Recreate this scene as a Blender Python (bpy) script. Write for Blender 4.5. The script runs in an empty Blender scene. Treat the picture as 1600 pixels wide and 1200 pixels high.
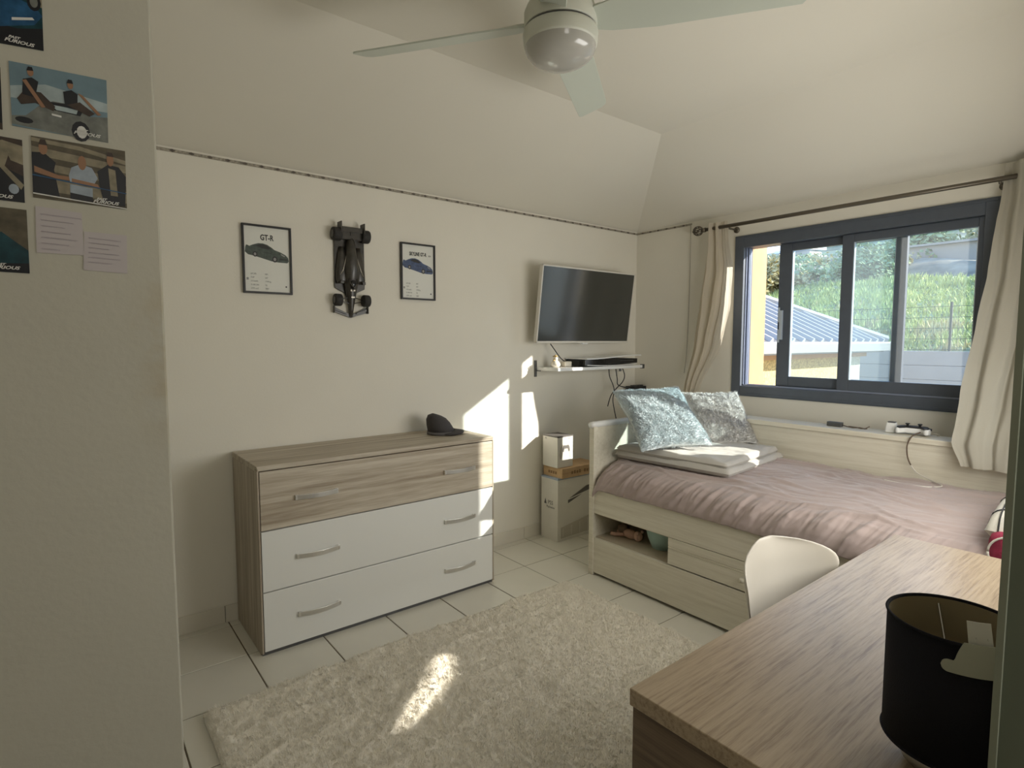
import bpy, bmesh, math, random
from mathutils import Vector, Matrix, noise
random.seed(7)
S = bpy.context.scene; COL = S.collection
PI = math.pi
# ------------------------------------------------------------------ camera
cam = bpy.data.cameras.new('camera'); co = bpy.data.objects.new('camera', cam); COL.objects.link(co)
cam.sensor_width = 36; cam.lens = 885/1600*36; cam.clip_start = .02; cam.clip_end = 600
yaw = math.radians(51.6); pit = math.radians(4.33)
co.location = (-3.83, -3.14, 1.45)
co.rotation_euler = (PI/2 - pit, 0, yaw - PI/2)
S.camera = co
# ------------------------------------------------------------------ world, sun, fill lights, exposure
w = bpy.data.worlds.new('sky'); S.world = w; w.use_nodes = True
nt = w.node_tree; nt.nodes.clear()
out = nt.nodes.new('ShaderNodeOutputWorld'); bg = nt.nodes.new('ShaderNodeBackground')
tc = nt.nodes.new('ShaderNodeTexCoord'); sp = nt.nodes.new('ShaderNodeSeparateXYZ'); rp = nt.nodes.new('ShaderNodeValToRGB')
nt.links.new(tc.outputs['Generated'], sp.inputs[0]); nt.links.new(sp.outputs[2], rp.inputs[0])
e = rp.color_ramp.elements
e[0].position = 0; e[0].color = (.78, .83, .88, 1); e[1].position = .7; e[1].color = (.16, .33, .68, 1)
x = e.new(.16); x.color = (.55, .70, .92, 1)
nt.links.new(rp.outputs[0], bg.inputs[0]); bg.inputs[1].default_value = 2.1
nt.links.new(bg.outputs[0], out.inputs[0])
SUN_DIR = Vector((-1.12, 1, -.67)).normalized()
sl = bpy.data.lights.new('sun', 'SUN'); so = bpy.data.objects.new('sun', sl); COL.objects.link(so)
sl.energy = 9.0; sl.angle = math.radians(.6); sl.color = (1, .95, .86)
so.rotation_euler = SUN_DIR.to_track_quat('-Z', 'Y').to_euler()
def area(name, loc, aim, sx, sy, power, col):
    l = bpy.data.lights.new(name, 'AREA'); o = bpy.data.objects.new(name, l); COL.objects.link(o)
    l.shape = 'RECTANGLE'; l.size = sx; l.size_y = sy; l.energy = power; l.color = col
    o.location = loc; o.rotation_euler = (Vector(aim) - Vector(loc)).to_track_quat('-Z', 'Y').to_euler()
area('hall_fill_light', (-3.5, -4.4, 2.2), (-1.8, -.6, 1.9), 1.0, .8, 6.5, (1, .96, .89))  # added fill from behind the camera, no lamp fixture in the hall
area('desk_side_fill_light', (-1.85, -2.955, 1.36), (-2.2, 0, 1.35), 2.3, .85, 27, (1, .98, .93))  # added fill along the south wall, no window there
S.view_settings.view_transform = 'Standard'; S.view_settings.look = 'None'
S.view_settings.gamma = 1; S.view_settings.use_curve_mapping = False
S.view_settings.exposure = 0.43

# ------------------------------------------------------------------ materials
def new_mat(name):
    m = bpy.data.materials.new(name); m.use_nodes = True
    return m, m.node_tree, m.node_tree.nodes['Principled BSDF']
def mat(name, col, rough=.6, metal=0, var=0., vscale=8, bump=0., bscale=60, spec=.5, trans=0, coords='Object', sheen=0, stretch=(1,1,1)):
    m, t, b = new_mat(name)
    b.inputs['Roughness'].default_value = rough; b.inputs['Metallic'].default_value = metal
    b.inputs['Specular IOR Level'].default_value = spec
    if sheen: b.inputs['Sheen Weight'].default_value = sheen
    c = (*col, 1); b.inputs['Base Color'].default_value = c
    tcn = t.nodes.new('ShaderNodeTexCoord'); mp = t.nodes.new('ShaderNodeMapping'); mp.inputs['Scale'].default_value = stretch
    t.links.new(tcn.outputs[coords], mp.inputs[0])
    if var:
        n = t.nodes.new('ShaderNodeTexNoise'); n.inputs['Scale'].default_value = vscale; n.inputs['Detail'].default_value = 5
        r = t.nodes.new('ShaderNodeValToRGB'); r.color_ramp.elements[0].position = .3; r.color_ramp.elements[1].position = .7
        r.color_ramp.elements[0].color = (*[max(0, v*(1-var)) for v in col], 1)
        r.color_ramp.elements[1].color = (*[min(1, v*(1+var)) for v in col], 1)
        t.links.new(mp.outputs[0], n.inputs[0]); t.links.new(n.outputs[0], r.inputs[0]); t.links.new(r.outputs[0], b.inputs['Base Color'])
    if bump:
        n = t.nodes.new('ShaderNodeTexNoise'); n.inputs['Scale'].default_value = bscale; n.inputs['Detail'].default_value = 4
        bp = t.nodes.new('ShaderNodeBump'); bp.inputs['Strength'].default_value = bump; bp.inputs['Distance'].default_value = .01
        t.links.new(mp.outputs[0], n.inputs[0]); t.links.new(n.outputs[0], bp.inputs['Height']); t.links.new(bp.outputs[0], b.inputs['Normal'])
    return m
def wood(name, c0, c1, c2, axis='X', rough=.5, scale=1.0, spec=.5):
    m, t, b = new_mat(name)
    tcn = t.nodes.new('ShaderNodeTexCoord'); mp = t.nodes.new('ShaderNodeMapping')
    s = {'X': (1.0, 22, 22), 'Y': (22, 1.0, 22), 'Z': (22, 22, 1.0)}[axis]
    mp.inputs['Scale'].default_value = [v*scale for v in s]
    n = t.nodes.new('ShaderNodeTexNoise'); n.inputs['Scale'].default_value = 1.6; n.inputs['Detail'].default_value = 7; n.inputs['Distortion'].default_value = .35
    n2 = t.nodes.new('ShaderNodeTexNoise'); n2.inputs['Scale'].default_value = 9; n2.inputs['Detail'].default_value = 3
    mx = t.nodes.new('ShaderNodeMath'); mx.operation = 'MULTIPLY_ADD'; mx.inputs[1].default_value = .45; 
    r = t.nodes.new('ShaderNodeValToRGB'); E = r.color_ramp.elements
    E[0].position = .48; E[0].color = (*c0, 1); E[1].position = .95; E[1].color = (*c2, 1); k = E.new(.70); k.color = (*c1, 1)
    t.links.new(tcn.outputs['Object'], mp.inputs[0]); t.links.new(mp.outputs[0], n.inputs[0]); t.links.new(mp.outputs[0], n2.inputs[0])
    t.links.new(n2.outputs[0], mx.inputs[0]); t.links.new(n.outputs[0], mx.inputs[2]); t.links.new(mx.outputs[0], r.inputs[0])
    t.links.new(r.outputs[0], b.inputs['Base Color']); b.inputs['Roughness'].default_value = rough; b.inputs['Specular IOR Level'].default_value = spec
    bp = t.nodes.new('ShaderNodeBump'); bp.inputs['Strength'].default_value = .12; bp.inputs['Distance'].default_value = .004
    t.links.new(mx.outputs[0], bp.inputs['Height']); t.links.new(bp.outputs[0], b.inputs['Normal'])
    return m
def glass_mat(name, tint, gloss=1.0):
    m = bpy.data.materials.new(name); m.use_nodes = True; t = m.node_tree; t.nodes.clear()
    o = t.nodes.new('ShaderNodeOutputMaterial'); mx = t.nodes.new('ShaderNodeMixShader'); fr = t.nodes.new('ShaderNodeFresnel'); fr.inputs[0].default_value = 1.45
    tr = t.nodes.new('ShaderNodeBsdfTransparent'); tr.inputs[0].default_value = (*tint, 1)
    gl = t.nodes.new('ShaderNodeBsdfGlossy'); gl.inputs['Roughness'].default_value = .02
    gm = t.nodes.new('ShaderNodeNewGeometry'); iv = t.nodes.new('ShaderNodeMath'); iv.operation = 'SUBTRACT'; iv.inputs[0].default_value = 1
    ml = t.nodes.new('ShaderNodeMath'); ml.operation = 'MULTIPLY'
    t.links.new(gm.outputs['Backfacing'], iv.inputs[1]); t.links.new(iv.outputs[0], ml.inputs[0]); t.links.new(fr.outputs[0], ml.inputs[1])
    t.links.new(ml.outputs[0], mx.inputs[0]); t.links.new(tr.outputs[0], mx.inputs[1]); t.links.new(gl.outputs[0], mx.inputs[2]); du = t.nodes.new('ShaderNodeBsdfTranslucent'); du.inputs[0].default_value = (.9, .93, .95, 1)
    m2 = t.nodes.new('ShaderNodeMixShader'); m2.inputs[0].default_value = .032
    t.links.new(mx.outputs[0], m2.inputs[1]); t.links.new(du.outputs[0], m2.inputs[2]); t.links.new(m2.outputs[0], o.inputs[0])
    return m
def cloth_mat(name, col, tl=.3, bump=.25, bscale=400):
    m = mat(name, col, .9, bump=bump, bscale=bscale, spec=.1)
    t = m.node_tree; b = t.nodes['Principled BSDF']; o = [n for n in t.nodes if n.type == 'OUTPUT_MATERIAL'][0]
    tr = t.nodes.new('ShaderNodeBsdfTranslucent'); tr.inputs[0].default_value = (*col, 1)
    mx = t.nodes.new('ShaderNodeMixShader'); mx.inputs[0].default_value = tl
    t.links.new(b.outputs[0], mx.inputs[1]); t.links.new(tr.outputs[0], mx.inputs[2]); t.links.new(mx.outputs[0], o.inputs[0])
    return m
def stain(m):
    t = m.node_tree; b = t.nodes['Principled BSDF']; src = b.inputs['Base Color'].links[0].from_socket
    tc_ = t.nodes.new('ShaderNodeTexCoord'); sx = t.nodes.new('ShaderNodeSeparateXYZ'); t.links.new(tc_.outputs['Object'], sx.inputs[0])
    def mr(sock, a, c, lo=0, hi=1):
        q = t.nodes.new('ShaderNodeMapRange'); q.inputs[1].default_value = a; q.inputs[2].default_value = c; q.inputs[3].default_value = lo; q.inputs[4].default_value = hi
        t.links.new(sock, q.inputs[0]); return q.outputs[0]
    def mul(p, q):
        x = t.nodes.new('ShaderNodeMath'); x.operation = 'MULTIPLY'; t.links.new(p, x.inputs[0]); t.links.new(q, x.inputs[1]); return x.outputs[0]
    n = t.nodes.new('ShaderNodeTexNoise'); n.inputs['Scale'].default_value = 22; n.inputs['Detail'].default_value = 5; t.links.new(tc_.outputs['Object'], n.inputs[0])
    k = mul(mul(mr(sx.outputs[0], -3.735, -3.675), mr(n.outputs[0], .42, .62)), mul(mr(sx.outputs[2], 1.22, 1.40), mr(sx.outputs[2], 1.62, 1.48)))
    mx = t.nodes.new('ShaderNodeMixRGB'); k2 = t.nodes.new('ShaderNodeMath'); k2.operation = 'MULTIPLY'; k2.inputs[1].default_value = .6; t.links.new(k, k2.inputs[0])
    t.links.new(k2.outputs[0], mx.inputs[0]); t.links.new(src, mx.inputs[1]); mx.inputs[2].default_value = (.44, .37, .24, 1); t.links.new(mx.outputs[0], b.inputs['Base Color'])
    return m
M = dict(
 wall=mat('wall_paint', (.80, .765, .67), .85, var=.015, vscale=3, bump=.05, bscale=90, spec=.2),
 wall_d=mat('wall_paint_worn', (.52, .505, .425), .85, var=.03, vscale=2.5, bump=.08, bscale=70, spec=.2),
 ceil=mat('ceiling_paint', (.80, .765, .67), .9, var=.01, vscale=2, spec=.1),
 tile=mat('cream_floor_tile', (.70, .67, .58), .28, var=.03, vscale=4, bump=.02, bscale=12),
 grout=mat('brown_grout', (.16, .13, .09), .9, var=.2, vscale=30),
 base=mat('cream_baseboard_tile', (.72, .68, .58), .4, var=.03, vscale=6),
 border=mat('border_brown', (.12, .10, .08), .7, var=.4, vscale=60),
 border_l=mat('border_pale', (.33, .30, .24), .7, var=.4, vscale=90),
 casing=mat('dark_olive_casing', (.15, .17, .125), .6, var=.05),
 casing_e=mat('casing_edge', (.26, .28, .21), .6),
 alu=mat('blue_grey_aluminium', (.085, .10, .125), .42, metal=.0, spec=.5, var=.05, vscale=20),
 alu_in=mat('pale_track_aluminium', (.30, .34, .45), .35, metal=.3),
 alu_l=mat('pale_aluminium_edge', (.55, .62, .70), .35, metal=.3),
 glass=glass_mat('window_glass', (.93, .95, .95)), glass2=glass_mat('sliding_pane_glass', (.86, .93, .95)),
 rod=mat('antique_bronze_rod', (.15, .13, .10), .4, metal=.6),
 curtain=cloth_mat('cream_curtain', (.72, .66, .55), .5), curtain_r=cloth_mat('grey_beige_curtain', (.50, .47, .39), .14),
 oak_x=wood('pale_oak_x', (.31, .25, .18), (.455, .39, .30), (.60, .54, .44), 'X', .5, .9),
 oak_z=wood('pale_oak_z', (.28, .22, .16), (.40, .34, .26), (.54, .48, .39), 'Z', .5, .9),
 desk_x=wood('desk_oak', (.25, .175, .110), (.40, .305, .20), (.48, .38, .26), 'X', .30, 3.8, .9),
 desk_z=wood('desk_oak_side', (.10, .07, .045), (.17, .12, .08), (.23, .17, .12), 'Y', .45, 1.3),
 bed=wood('cream_wood_bed', (.64, .59, .47), (.71, .665, .54), (.77, .73, .61), 'Y', .5, 1.6),
 bed_in=mat('bed_niche_wood', (.55, .48, .36), .7),
 lacq=mat('white_lacquer', (.80, .80, .76), .22, spec=.5),
 white=mat('matte_white', (.78, .77, .72), .5), whiteg=mat('glossy_white', (.80, .80, .78), .25),
 fan=mat('fan_white', (.66, .67, .58), .45), fanb=mat('fan_blade_white', (.60, .64, .56), .4),
 dome=mat('grey_dome_glass', (.50, .49, .45), .12, spec=.8),
 silver=mat('brushed_steel', (.74, .73, .70), .32, metal=.75),
 dsteel=mat('dark_steel', (.12, .12, .12), .4, metal=.6),
 black=mat('black_plastic', (.015, .015, .016), .4), blackg=mat('gloss_black', (.012, .012, .013), .12),
 screen=mat('tv_screen', (.050, .052, .047), .14, spec=.8),
 tvw=mat('tv_white_bezel', (.72, .69, .62), .35),
 rub=mat('tyre_black', (.03, .028, .026), .75, bump=.2, bscale=200),
 racer=mat('racer_dark', (.045, .04, .032), .32, var=.3, vscale=40, spec=.6), racerh=mat('racer_silver', (.45, .42, .36), .3, metal=.6),
 paper=mat('white_paper', (.74, .74, .68), .5), ink=mat('black_ink', (.03, .03, .03), .6), inkg=mat('grey_ink', (.30, .30, .29), .6),
 cap=mat('charcoal_cap', (.055, .05, .05), .8, bump=.4, bscale=300), capl=mat('cap_band', (.12, .11, .11), .7, bump=.3, bscale=300),
 rug=mat('cream_shag', (.85, .80, .69), .95, var=.05, vscale=30, spec=.05, sheen=.2),
 rugb=mat('rug_backing', (.60, .54, .44), .95),
 sheet=mat('dusty_mauve_sheet', (.44, .355, .33), .8, var=.04, vscale=5, bump=.12, bscale=40, spec=.15, sheen=.3),
 duvet=mat('beige_duvet', (.52, .49, .44), .9, bump=.3, bscale=250, spec=.1, sheen=.2),
 cushb=mat('blue_grey_fur', (.66, .73, .75), .95, var=.12, vscale=30, spec=.05, sheen=.3), cushg=mat('silver_grey_fur', (.72, .71, .68), .95, var=.12, vscale=30, spec=.05, sheen=.3),
 cushback=mat('grey_cushion_back', (.40, .38, .36), .9),
 chair=mat('white_shell', (.66, .62, .54), .38), beech=wood('beech', (.35, .22, .12), (.5, .35, .2), (.6, .42, .26), 'Z'),
 shade=mat('navy_shade', (.020, .020, .026), .85, bump=.3, bscale=500, spec=.15), shade_in=mat('shade_lining', (.32, .27, .17), .7),
 tagm=mat('pale_tag', (.50, .52, .43), .6), chrome=mat('chrome', (.5, .5, .5), .1, metal=1),
 card=mat('brown_cardboard', (.55, .37, .20), .8, var=.1, vscale=20), cardd=mat('cardboard_print', (.25, .15, .07), .8),
 boxw=mat('white_carton', (.76, .73, .66), .5, var=.03, vscale=9), boxg=mat('carton_grey_print', (.55, .51, .43), .6), boxd=mat('carton_dark_print', (.12, .11, .10), .5), boxl=mat('carton_blue_edge', (.35, .42, .52), .5),
 peach=mat('peach_plush', (.62, .40, .30), .9, bump=.4, bscale=150), brownp=mat('brown_plush', (.26, .18, .12), .9, bump=.4, bscale=150),
 mint=mat('mint_plastic', (.42, .60, .55), .35), crimson=mat('crimson_cloth', (.33, .03, .07), .8, var=.2, vscale=30, bump=.3, bscale=200),
 gridw=mat('cream_cloth', (.74, .71, .62), .9, bump=.2, bscale=200),
 cable=mat('black_cable', (.02, .02, .02), .5), cablew=mat('white_cable', (.70, .66, .58), .5), cableb=mat('brown_cable', (.13, .09, .06), .6), cableg=mat('grey_cord', (.40, .37, .31), .7),
 gold=mat('brass', (.45, .32, .12), .35, metal=.8), cream=mat('cream_ceramic', (.76, .70, .58), .35),
 # outdoors
 ochre=mat('orange_reveal', (.50, .29, .14), .8, var=.08, vscale=9), stucco=mat('ochre_stucco', (.60, .44, .18), .9, var=.35, vscale=38, bump=.5, bscale=60),
 stucco_w=mat('pale_stucco', (.68, .61, .44), .9, var=.2, vscale=38, bump=.4, bscale=60),
 roof=mat('grey_metal_roof', (.135, .125, .12), .9, var=.08, vscale=12), rooft=mat('pale_roof_rib', (.42, .40, .38), .8), gutter=mat('white_gutter', (.40, .39, .37), .7),
 retain=mat('grey_block_wall', (.37, .355, .32), .9, var=.1, vscale=1.2), 
 bank=mat('bank_earth', (.36, .38, .20), .95, var=.35, vscale=1.6), grassb=mat('bright_grass', (.50, .56, .24), .9, var=.2, vscale=2.2), grassd=mat('dry_grass', (.56, .52, .28), .85, var=.3, vscale=2),
 hill=mat('scrub_hillside', (.24, .28, .19), .95, var=.5, vscale=.25), hillb=mat('brown_hillside', (.33, .29, .21), .95, var=.35, vscale=1.2), mountain=mat('haze_blue_mountain', (.17, .27, .40), .95, var=.2, vscale=.05),  # mountain: distance haze is put into its blue colour
 leaf=mat('tree_leaf', (.30, .37, .19), .8, var=.4, vscale=1.5), leafy=mat('yellow_green_leaf', (.52, .45, .23), .8, var=.4, vscale=2.5), bark=mat('bark', (.12, .09, .06), .9),
 bgwall=mat('grey_building_wall', (.42, .39, .34), .85, var=.06, vscale=.3), farroof=mat('white_far_roof', (.80, .82, .86), .5), ext=mat('outer_wall_render', (.42, .36, .25), .9, var=.1), ground=mat('yard_gravel', (.22, .21, .18), .95, var=.2),
 fence=mat('fence_green_grey', (.07, .09, .07), .6),
 # poster inks
 p_sky=mat('print_sky_blue', (.16, .24, .28), .35, spec=.12, var=.15, vscale=20), p_skyl=mat('print_cloud', (.35, .42, .43), .35, spec=.12, var=.2, vscale=30), p_sil=mat('print_silver', (.17, .18, .16), .35, spec=.12, var=.25, vscale=60), p_dark=mat('print_black', (.015, .016, .018), .3, spec=.12), p_dk2=mat('print_dark_brown', (.05, .035, .025), .3, spec=.12, var=.3, vscale=50),
 p_blue=mat('print_blue', (.02, .08, .17), .3, spec=.12, var=.4, vscale=40), p_teal=mat('print_teal', (.01, .045, .055), .3, spec=.12, var=.4, vscale=40), p_tan=mat('print_tan', (.25, .22, .15), .35, spec=.12, var=.3, vscale=50), p_tan2=mat('print_umber', (.10, .085, .055), .35, spec=.12, var=.3, vscale=50), p_skin=mat('print_skin', (.30, .17, .10), .4, spec=.12), p_white=mat('print_white', (.70, .70, .66), .4, spec=.12), p_pale=mat('print_pale_blue', (.32, .37, .42), .4, spec=.12, var=.15, vscale=60),
 note=mat('lilac_note', (.50, .46, .46), .7), pen=mat('purple_pen', (.24, .20, .27), .7),
 c_grn=mat('print_green_car', (.06, .08, .065), .35, var=.3, vscale=80), c_blu=mat('print_blue_car', (.06, .09, .18), .35, var=.3, vscale=80),
)
# ------------------------------------------------------------------ mesh helpers
class B:
    def __init__(s): s.v = []; s.f = []; s.m = []; s.mi = 0
    def add(s, vs, fs, mi=None):
        o = len(s.v); s.v += [tuple(p) for p in vs]; mi = s.mi if mi is None else mi
        for f in fs: s.f.append(tuple(i+o for i in f)); s.m.append(mi)
        return s
    def box(s, x0, x1, y0, y1, z0, z1, mi=None, mtx=None):
        x0, x1 = sorted((x0, x1)); y0, y1 = sorted((y0, y1)); z0, z1 = sorted((z0, z1))
        vs = [(x0,y0,z0),(x1,y0,z0),(x1,y1,z0),(x0,y1,z0),(x0,y0,z1),(x1,y0,z1),(x1,y1,z1),(x0,y1,z1)]
        if mtx: vs = [mtx @ Vector(p) for p in vs]
        return s.add(vs, [(3,2,1,0),(4,5,6,7),(0,1,5,4),(1,2,6,5),(2,3,7,6),(3,0,4,7)], mi)
    def prism(s, poly, axis, a, b, mi=None, mtx=None):
        # poly: 2D points; axis: the extrusion axis. X->(y,z) Y->(x,z) Z->(x,y)
        def P(p, t): return {'X': (t, p[0], p[1]), 'Y': (p[0], t, p[1]), 'Z': (p[0], p[1], t)}[axis]
        n = len(poly); vs = [P(p, a) for p in poly] + [P(p, b) for p in poly]
        if mtx: vs = [mtx @ Vector(p) for p in vs]
        return s.add(vs, [tuple(range(n))[::-1], tuple(range(n, 2*n))] + [(i, (i+1) % n, n+(i+1) % n, n+i) for i in range(n)], mi)
    def tube(s, pts, r, n=8, mi=None, cap=True):
        pts = [Vector(p) for p in pts]; rs = r if isinstance(r, (list, tuple)) else [r]*len(pts)
        vs = []; up = None
        for i, p in enumerate(pts):
            t = (pts[min(i+1, len(pts)-1)] - pts[max(i-1, 0)]).normalized()
            if up is None: up = t.orthogonal().normalized()
            up = (up - t*up.dot(t)).normalized(); q = t.cross(up)
            for k in range(n):
                a = 2*PI*k/n; vs.append(p + (up*math.cos(a) + q*math.sin(a))*rs[i])
        fs = [(i*n+k, i*n+(k+1) % n, (i+1)*n+(k+1) % n, (i+1)*n+k) for i in range(len(pts)-1) for k in range(n)]
        if cap: fs += [tuple(range(n))[::-1], tuple(range((len(pts)-1)*n, len(pts)*n))]
        return s.add(vs, fs, mi)
    def lathe(s, prof, c=(0, 0, 0), n=32, mi=None, mtx=None, closed=False):
        vs = [(c[0]+r*math.cos(2*PI*k/n), c[1]+r*math.sin(2*PI*k/n), c[2]+z) for r, z in prof for k in range(n)]
        if mtx: vs = [mtx @ Vector(p) for p in vs]
        fs = [(i*n+k, i*n+(k+1) % n, (i+1)*n+(k+1) % n, (i+1)*n+k) for i in range(len(prof)-1) for k in range(n)]
        if closed: fs += [((len(prof)-1)*n+k, (len(prof)-1)*n+(k+1) % n, (k+1) % n, k) for k in range(n)]
        return s.add(vs, fs, mi)
    def ell(s, c, rx, ry, rz, nu=20, nv=12, mi=None, mtx=None, fn=None):
        vs = []; fs = []
        for j in range(nv+1):
            th = PI*j/nv
            for i in range(nu):
                a = 2*PI*i/nu; d = Vector((math.sin(th)*math.cos(a), math.sin(th)*math.sin(a), math.cos(th)))
                k = fn(d) if fn else 1
                p = Vector((d.x*rx*k, d.y*ry*k, d.z*rz*k))
                vs.append((mtx @ p if mtx else p) + Vector(c))
        for j in range(nv):
            for i in range(nu): fs.append((j*nu+i, (j+1)*nu+i, (j+1)*nu+(i+1) % nu, j*nu+(i+1) % nu))
        return s.add(vs, fs, mi)
    def grid(s, fn, nu, nv, mi=None):
        vs = [fn(i/nu, j/nv) for j in range(nv+1) for i in range(nu+1)]
        fs = [(j*(nu+1)+i, j*(nu+1)+i+1, (j+1)*(nu+1)+i+1, (j+1)*(nu+1)+i) for j in range(nv) for i in range(nu)]
        return s.add(vs, fs, mi)
    def build(s, name, mats, parent=None, smooth=False, bevel=0, solid=0, org=None, off=0):
        me = bpy.data.meshes.new(name)
        vs = s.v
        if org is not None: vs = [(p[0]-org[0], p[1]-org[1], p[2]-org[2]) for p in vs]
        me.from_pydata([tuple(p) for p in vs], [], s.f)
        for m in (mats if isinstance(mats, (list, tuple)) else [mats]): me.materials.append(m)
        me.polygons.foreach_set('material_index', s.m)
        if smooth: me.polygons.foreach_set('use_smooth', [True]*len(me.polygons))
        bm = bmesh.new(); bm.from_mesh(me)
        bmesh.ops.recalc_face_normals(bm, faces=bm.faces) if not solid and not getattr(s, 'keep', 0) else None
        bm.to_mesh(me); bm.free(); me.update()
        o = bpy.data.objects.new(name, me); COL.objects.link(o)
        if parent: o.parent = parent
        if bevel:
            b = o.modifiers.new('bevel', 'BEVEL'); b.width = bevel; b.segments = 2; b.limit_method = 'ANGLE'; b.angle_limit = math.radians(40)
        if solid:
            b = o.modifiers.new('solid', 'SOLIDIFY'); b.thickness = solid; b.offset = off
        return o
def tag(o, label, cat, group=None, kind=None):
    o['label'] = label; o['category'] = cat
    if group: o['group'] = group
    if kind: o['kind'] = kind
    return o
def thing(name, label, cat, loc=(0, 0, 0), rz=0, group=None):
    o = bpy.data.objects.new(name, None); COL.objects.link(o); o.empty_display_size = .05
    o.location = loc; o.rotation_euler = (0, 0, rz); return tag(o, label, cat, group)
def struct(o, label=None):
    o['kind'] = 'structure'
    if label: o['label'] = label
    return o
def text(s, size, name, m, parent, loc, rot=(PI/2, 0, 0), sx=1, shear=0, align='LEFT', ext=.0003, bold=0):
    c = bpy.data.curves.new(name, 'FONT'); c.body = s; c.size = size; c.extrude = ext; c.align_x = align; c.shear = shear; c.offset = bold; c.resolution_u = 3
    o = bpy.data.objects.new(name, c); COL.objects.link(o)
    me = bpy.data.meshes.new_from_object(o); me.name = name; bpy.data.objects.remove(o)
    me.materials.clear(); me.materials.append(m)
    o = bpy.data.objects.new(name, me); COL.objects.link(o); o.parent = parent; o.location = loc; o.rotation_euler = rot; o.scale = (sx, 1, 1)
    return o
def fbm(p, o=4):
    return noise.fractal(Vector(p), 1.0, 2.0, o)
def dome_clip(t, a, b): return max(0, min(1, (t-a)/(b-a)))
def lerp_table(tab, t):
    for a, b in zip(tab, tab[1:]):
        if t <= b[0] or b is tab[-1]:
            k = (t-a[0])/(b[0]-a[0]); k = max(0, min(1, k)); k2 = k*k*(3-2*k)*.5 + k*.5
            return [p+(q-p)*k2 for p, q in zip(a[1:], b[1:])]

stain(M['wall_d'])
# ================================================================== ROOM SHELL
ZW, ZC, R_ = 2.36, 2.69, .95
b = B(); b.box(-5.2, .2, 0, .15, -.1, ZW)
wa = struct(b.build('wall_back', M['wall']), 'cream wall behind the dresser with framed prints and television')
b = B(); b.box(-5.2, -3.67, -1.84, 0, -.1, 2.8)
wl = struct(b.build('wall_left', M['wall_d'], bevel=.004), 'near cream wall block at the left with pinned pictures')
# window wall
WY0, WY1, WZ0, WZ1 = -.900, -2.372, 1.058, 2.195
b = B()
b.box(0, .12, WY0, .0, -.1, ZW); b.box(0, .12, -3.0, WY1, -.1, ZW); b.box(0, .12, WY1, WY0, -.1, WZ0); b.box(0, .12, WY1, WY0, WZ1, ZW)
struct(b.build('wall_right', M['wall']), 'cream wall holding the wide sliding window')
# south wall (added slit, shaped to throw the sun patch on the rug)
b = B()
slot = [(-.36,1.363),(-.33,1.341),(-.50,1.278),(-.86,1.170),(-1.118,1.125),(-.80,1.222)]
outer = [(-2.95,-.1),(.2,-.1),(.2,2.8),(-2.95,2.8)]
bm = bmesh.new()
lo = [bm.verts.new((p[0], -2.99, p[1])) for p in outer]; li = [bm.verts.new((p[0], -2.99, p[1])) for p in slot]
eds = [bm.edges.new((l[i], l[(i+1) % len(l)])) for l in (lo, li) for i in range(len(l))]
bmesh.ops.triangle_fill(bm, use_beauty=True, edges=eds)
me = bpy.data.meshes.new('wall_front'); bm.to_mesh(me); bm.free(); me.materials.append(M['wall'])
ws = bpy.data.objects.new('wall_front', me); COL.objects.link(ws); struct(ws, 'wall beside the desk, seen edge on at the right')
b = B(); b.box(-5.35, -5.2, -4.75, 0, -.1, 2.8); b.box(-5.2, -2.8, -4.75, -4.6, -.1, 2.8); b.box(-2.95, -2.8, -4.6, -3.0, -.1, 2.8)
struct(b.build('wall_hall', M['wall']), 'hall walls behind the viewer')
# ceiling: flat part and two slopes
b = B()
b.add([(-5.3, -4.7, ZC), (.2, -4.7, ZC), (.2, -4.7, ZC), (-R_, -4.7, ZC), (-R_, -R_, ZC), (-5.3, -R_, ZC)], [(0, 3, 4, 5)])
b.add([(-5.3, 0.02, ZW-.007), (0.02, 0.02, ZW-.007), (-R_, -R_, ZC), (-5.3, -R_, ZC)], [(0, 1, 2, 3)])
b.add([(0.02, 0.02, ZW-.007), (0.02, -4.7, ZW-.007), (-R_, -4.7, ZC), (-R_, -R_, ZC)], [(0, 1, 2, 3)])
b.keep = 1
struct(b.build('ceiling', M['ceil']), 'cream ceiling with sloped sides over both outer walls')
# floor with single tiles
b = B(); b.box(-5.35, .2, -4.75, .15, -.12, -.003)
fl = struct(b.build('floor', M['grout']), 'cream square tiled floor with brown grout')
tm = {}
gx = [-1.2205+.3333*i for i in range(-9, 5)]; gy = [-.062-.3365*j for j in range(-1, 11)]
for i in range(len(gx)-1):
    for j in range(len(gy)-1):
        x0, x1 = gx[i]+.003, min(gx[i+1]-.003, 0); y1, y0 = min(gy[j]-.003, 0), gy[j+1]+.003
        if x1-x0 < .02 or y1-y0 < .01 or (x1 < -3.67 and y0 > -1.84): continue
        k = (round(x1-x0, 3), round(y1-y0, 3))
        if k not in tm:
            o = B().box(0, x1-x0, 0, y1-y0, -.008, 0).build('tile', M['tile'], fl, bevel=.0015); tm[k] = o.data
        else:
            o = bpy.data.objects.new('tile', tm[k]); COL.objects.link(o); o.parent = fl
            bb = o.modifiers.new('bevel', 'BEVEL'); bb.width = .0015; bb.segments = 1
        o.location = (x0, y0, random.uniform(-.0004, .0004))
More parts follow.
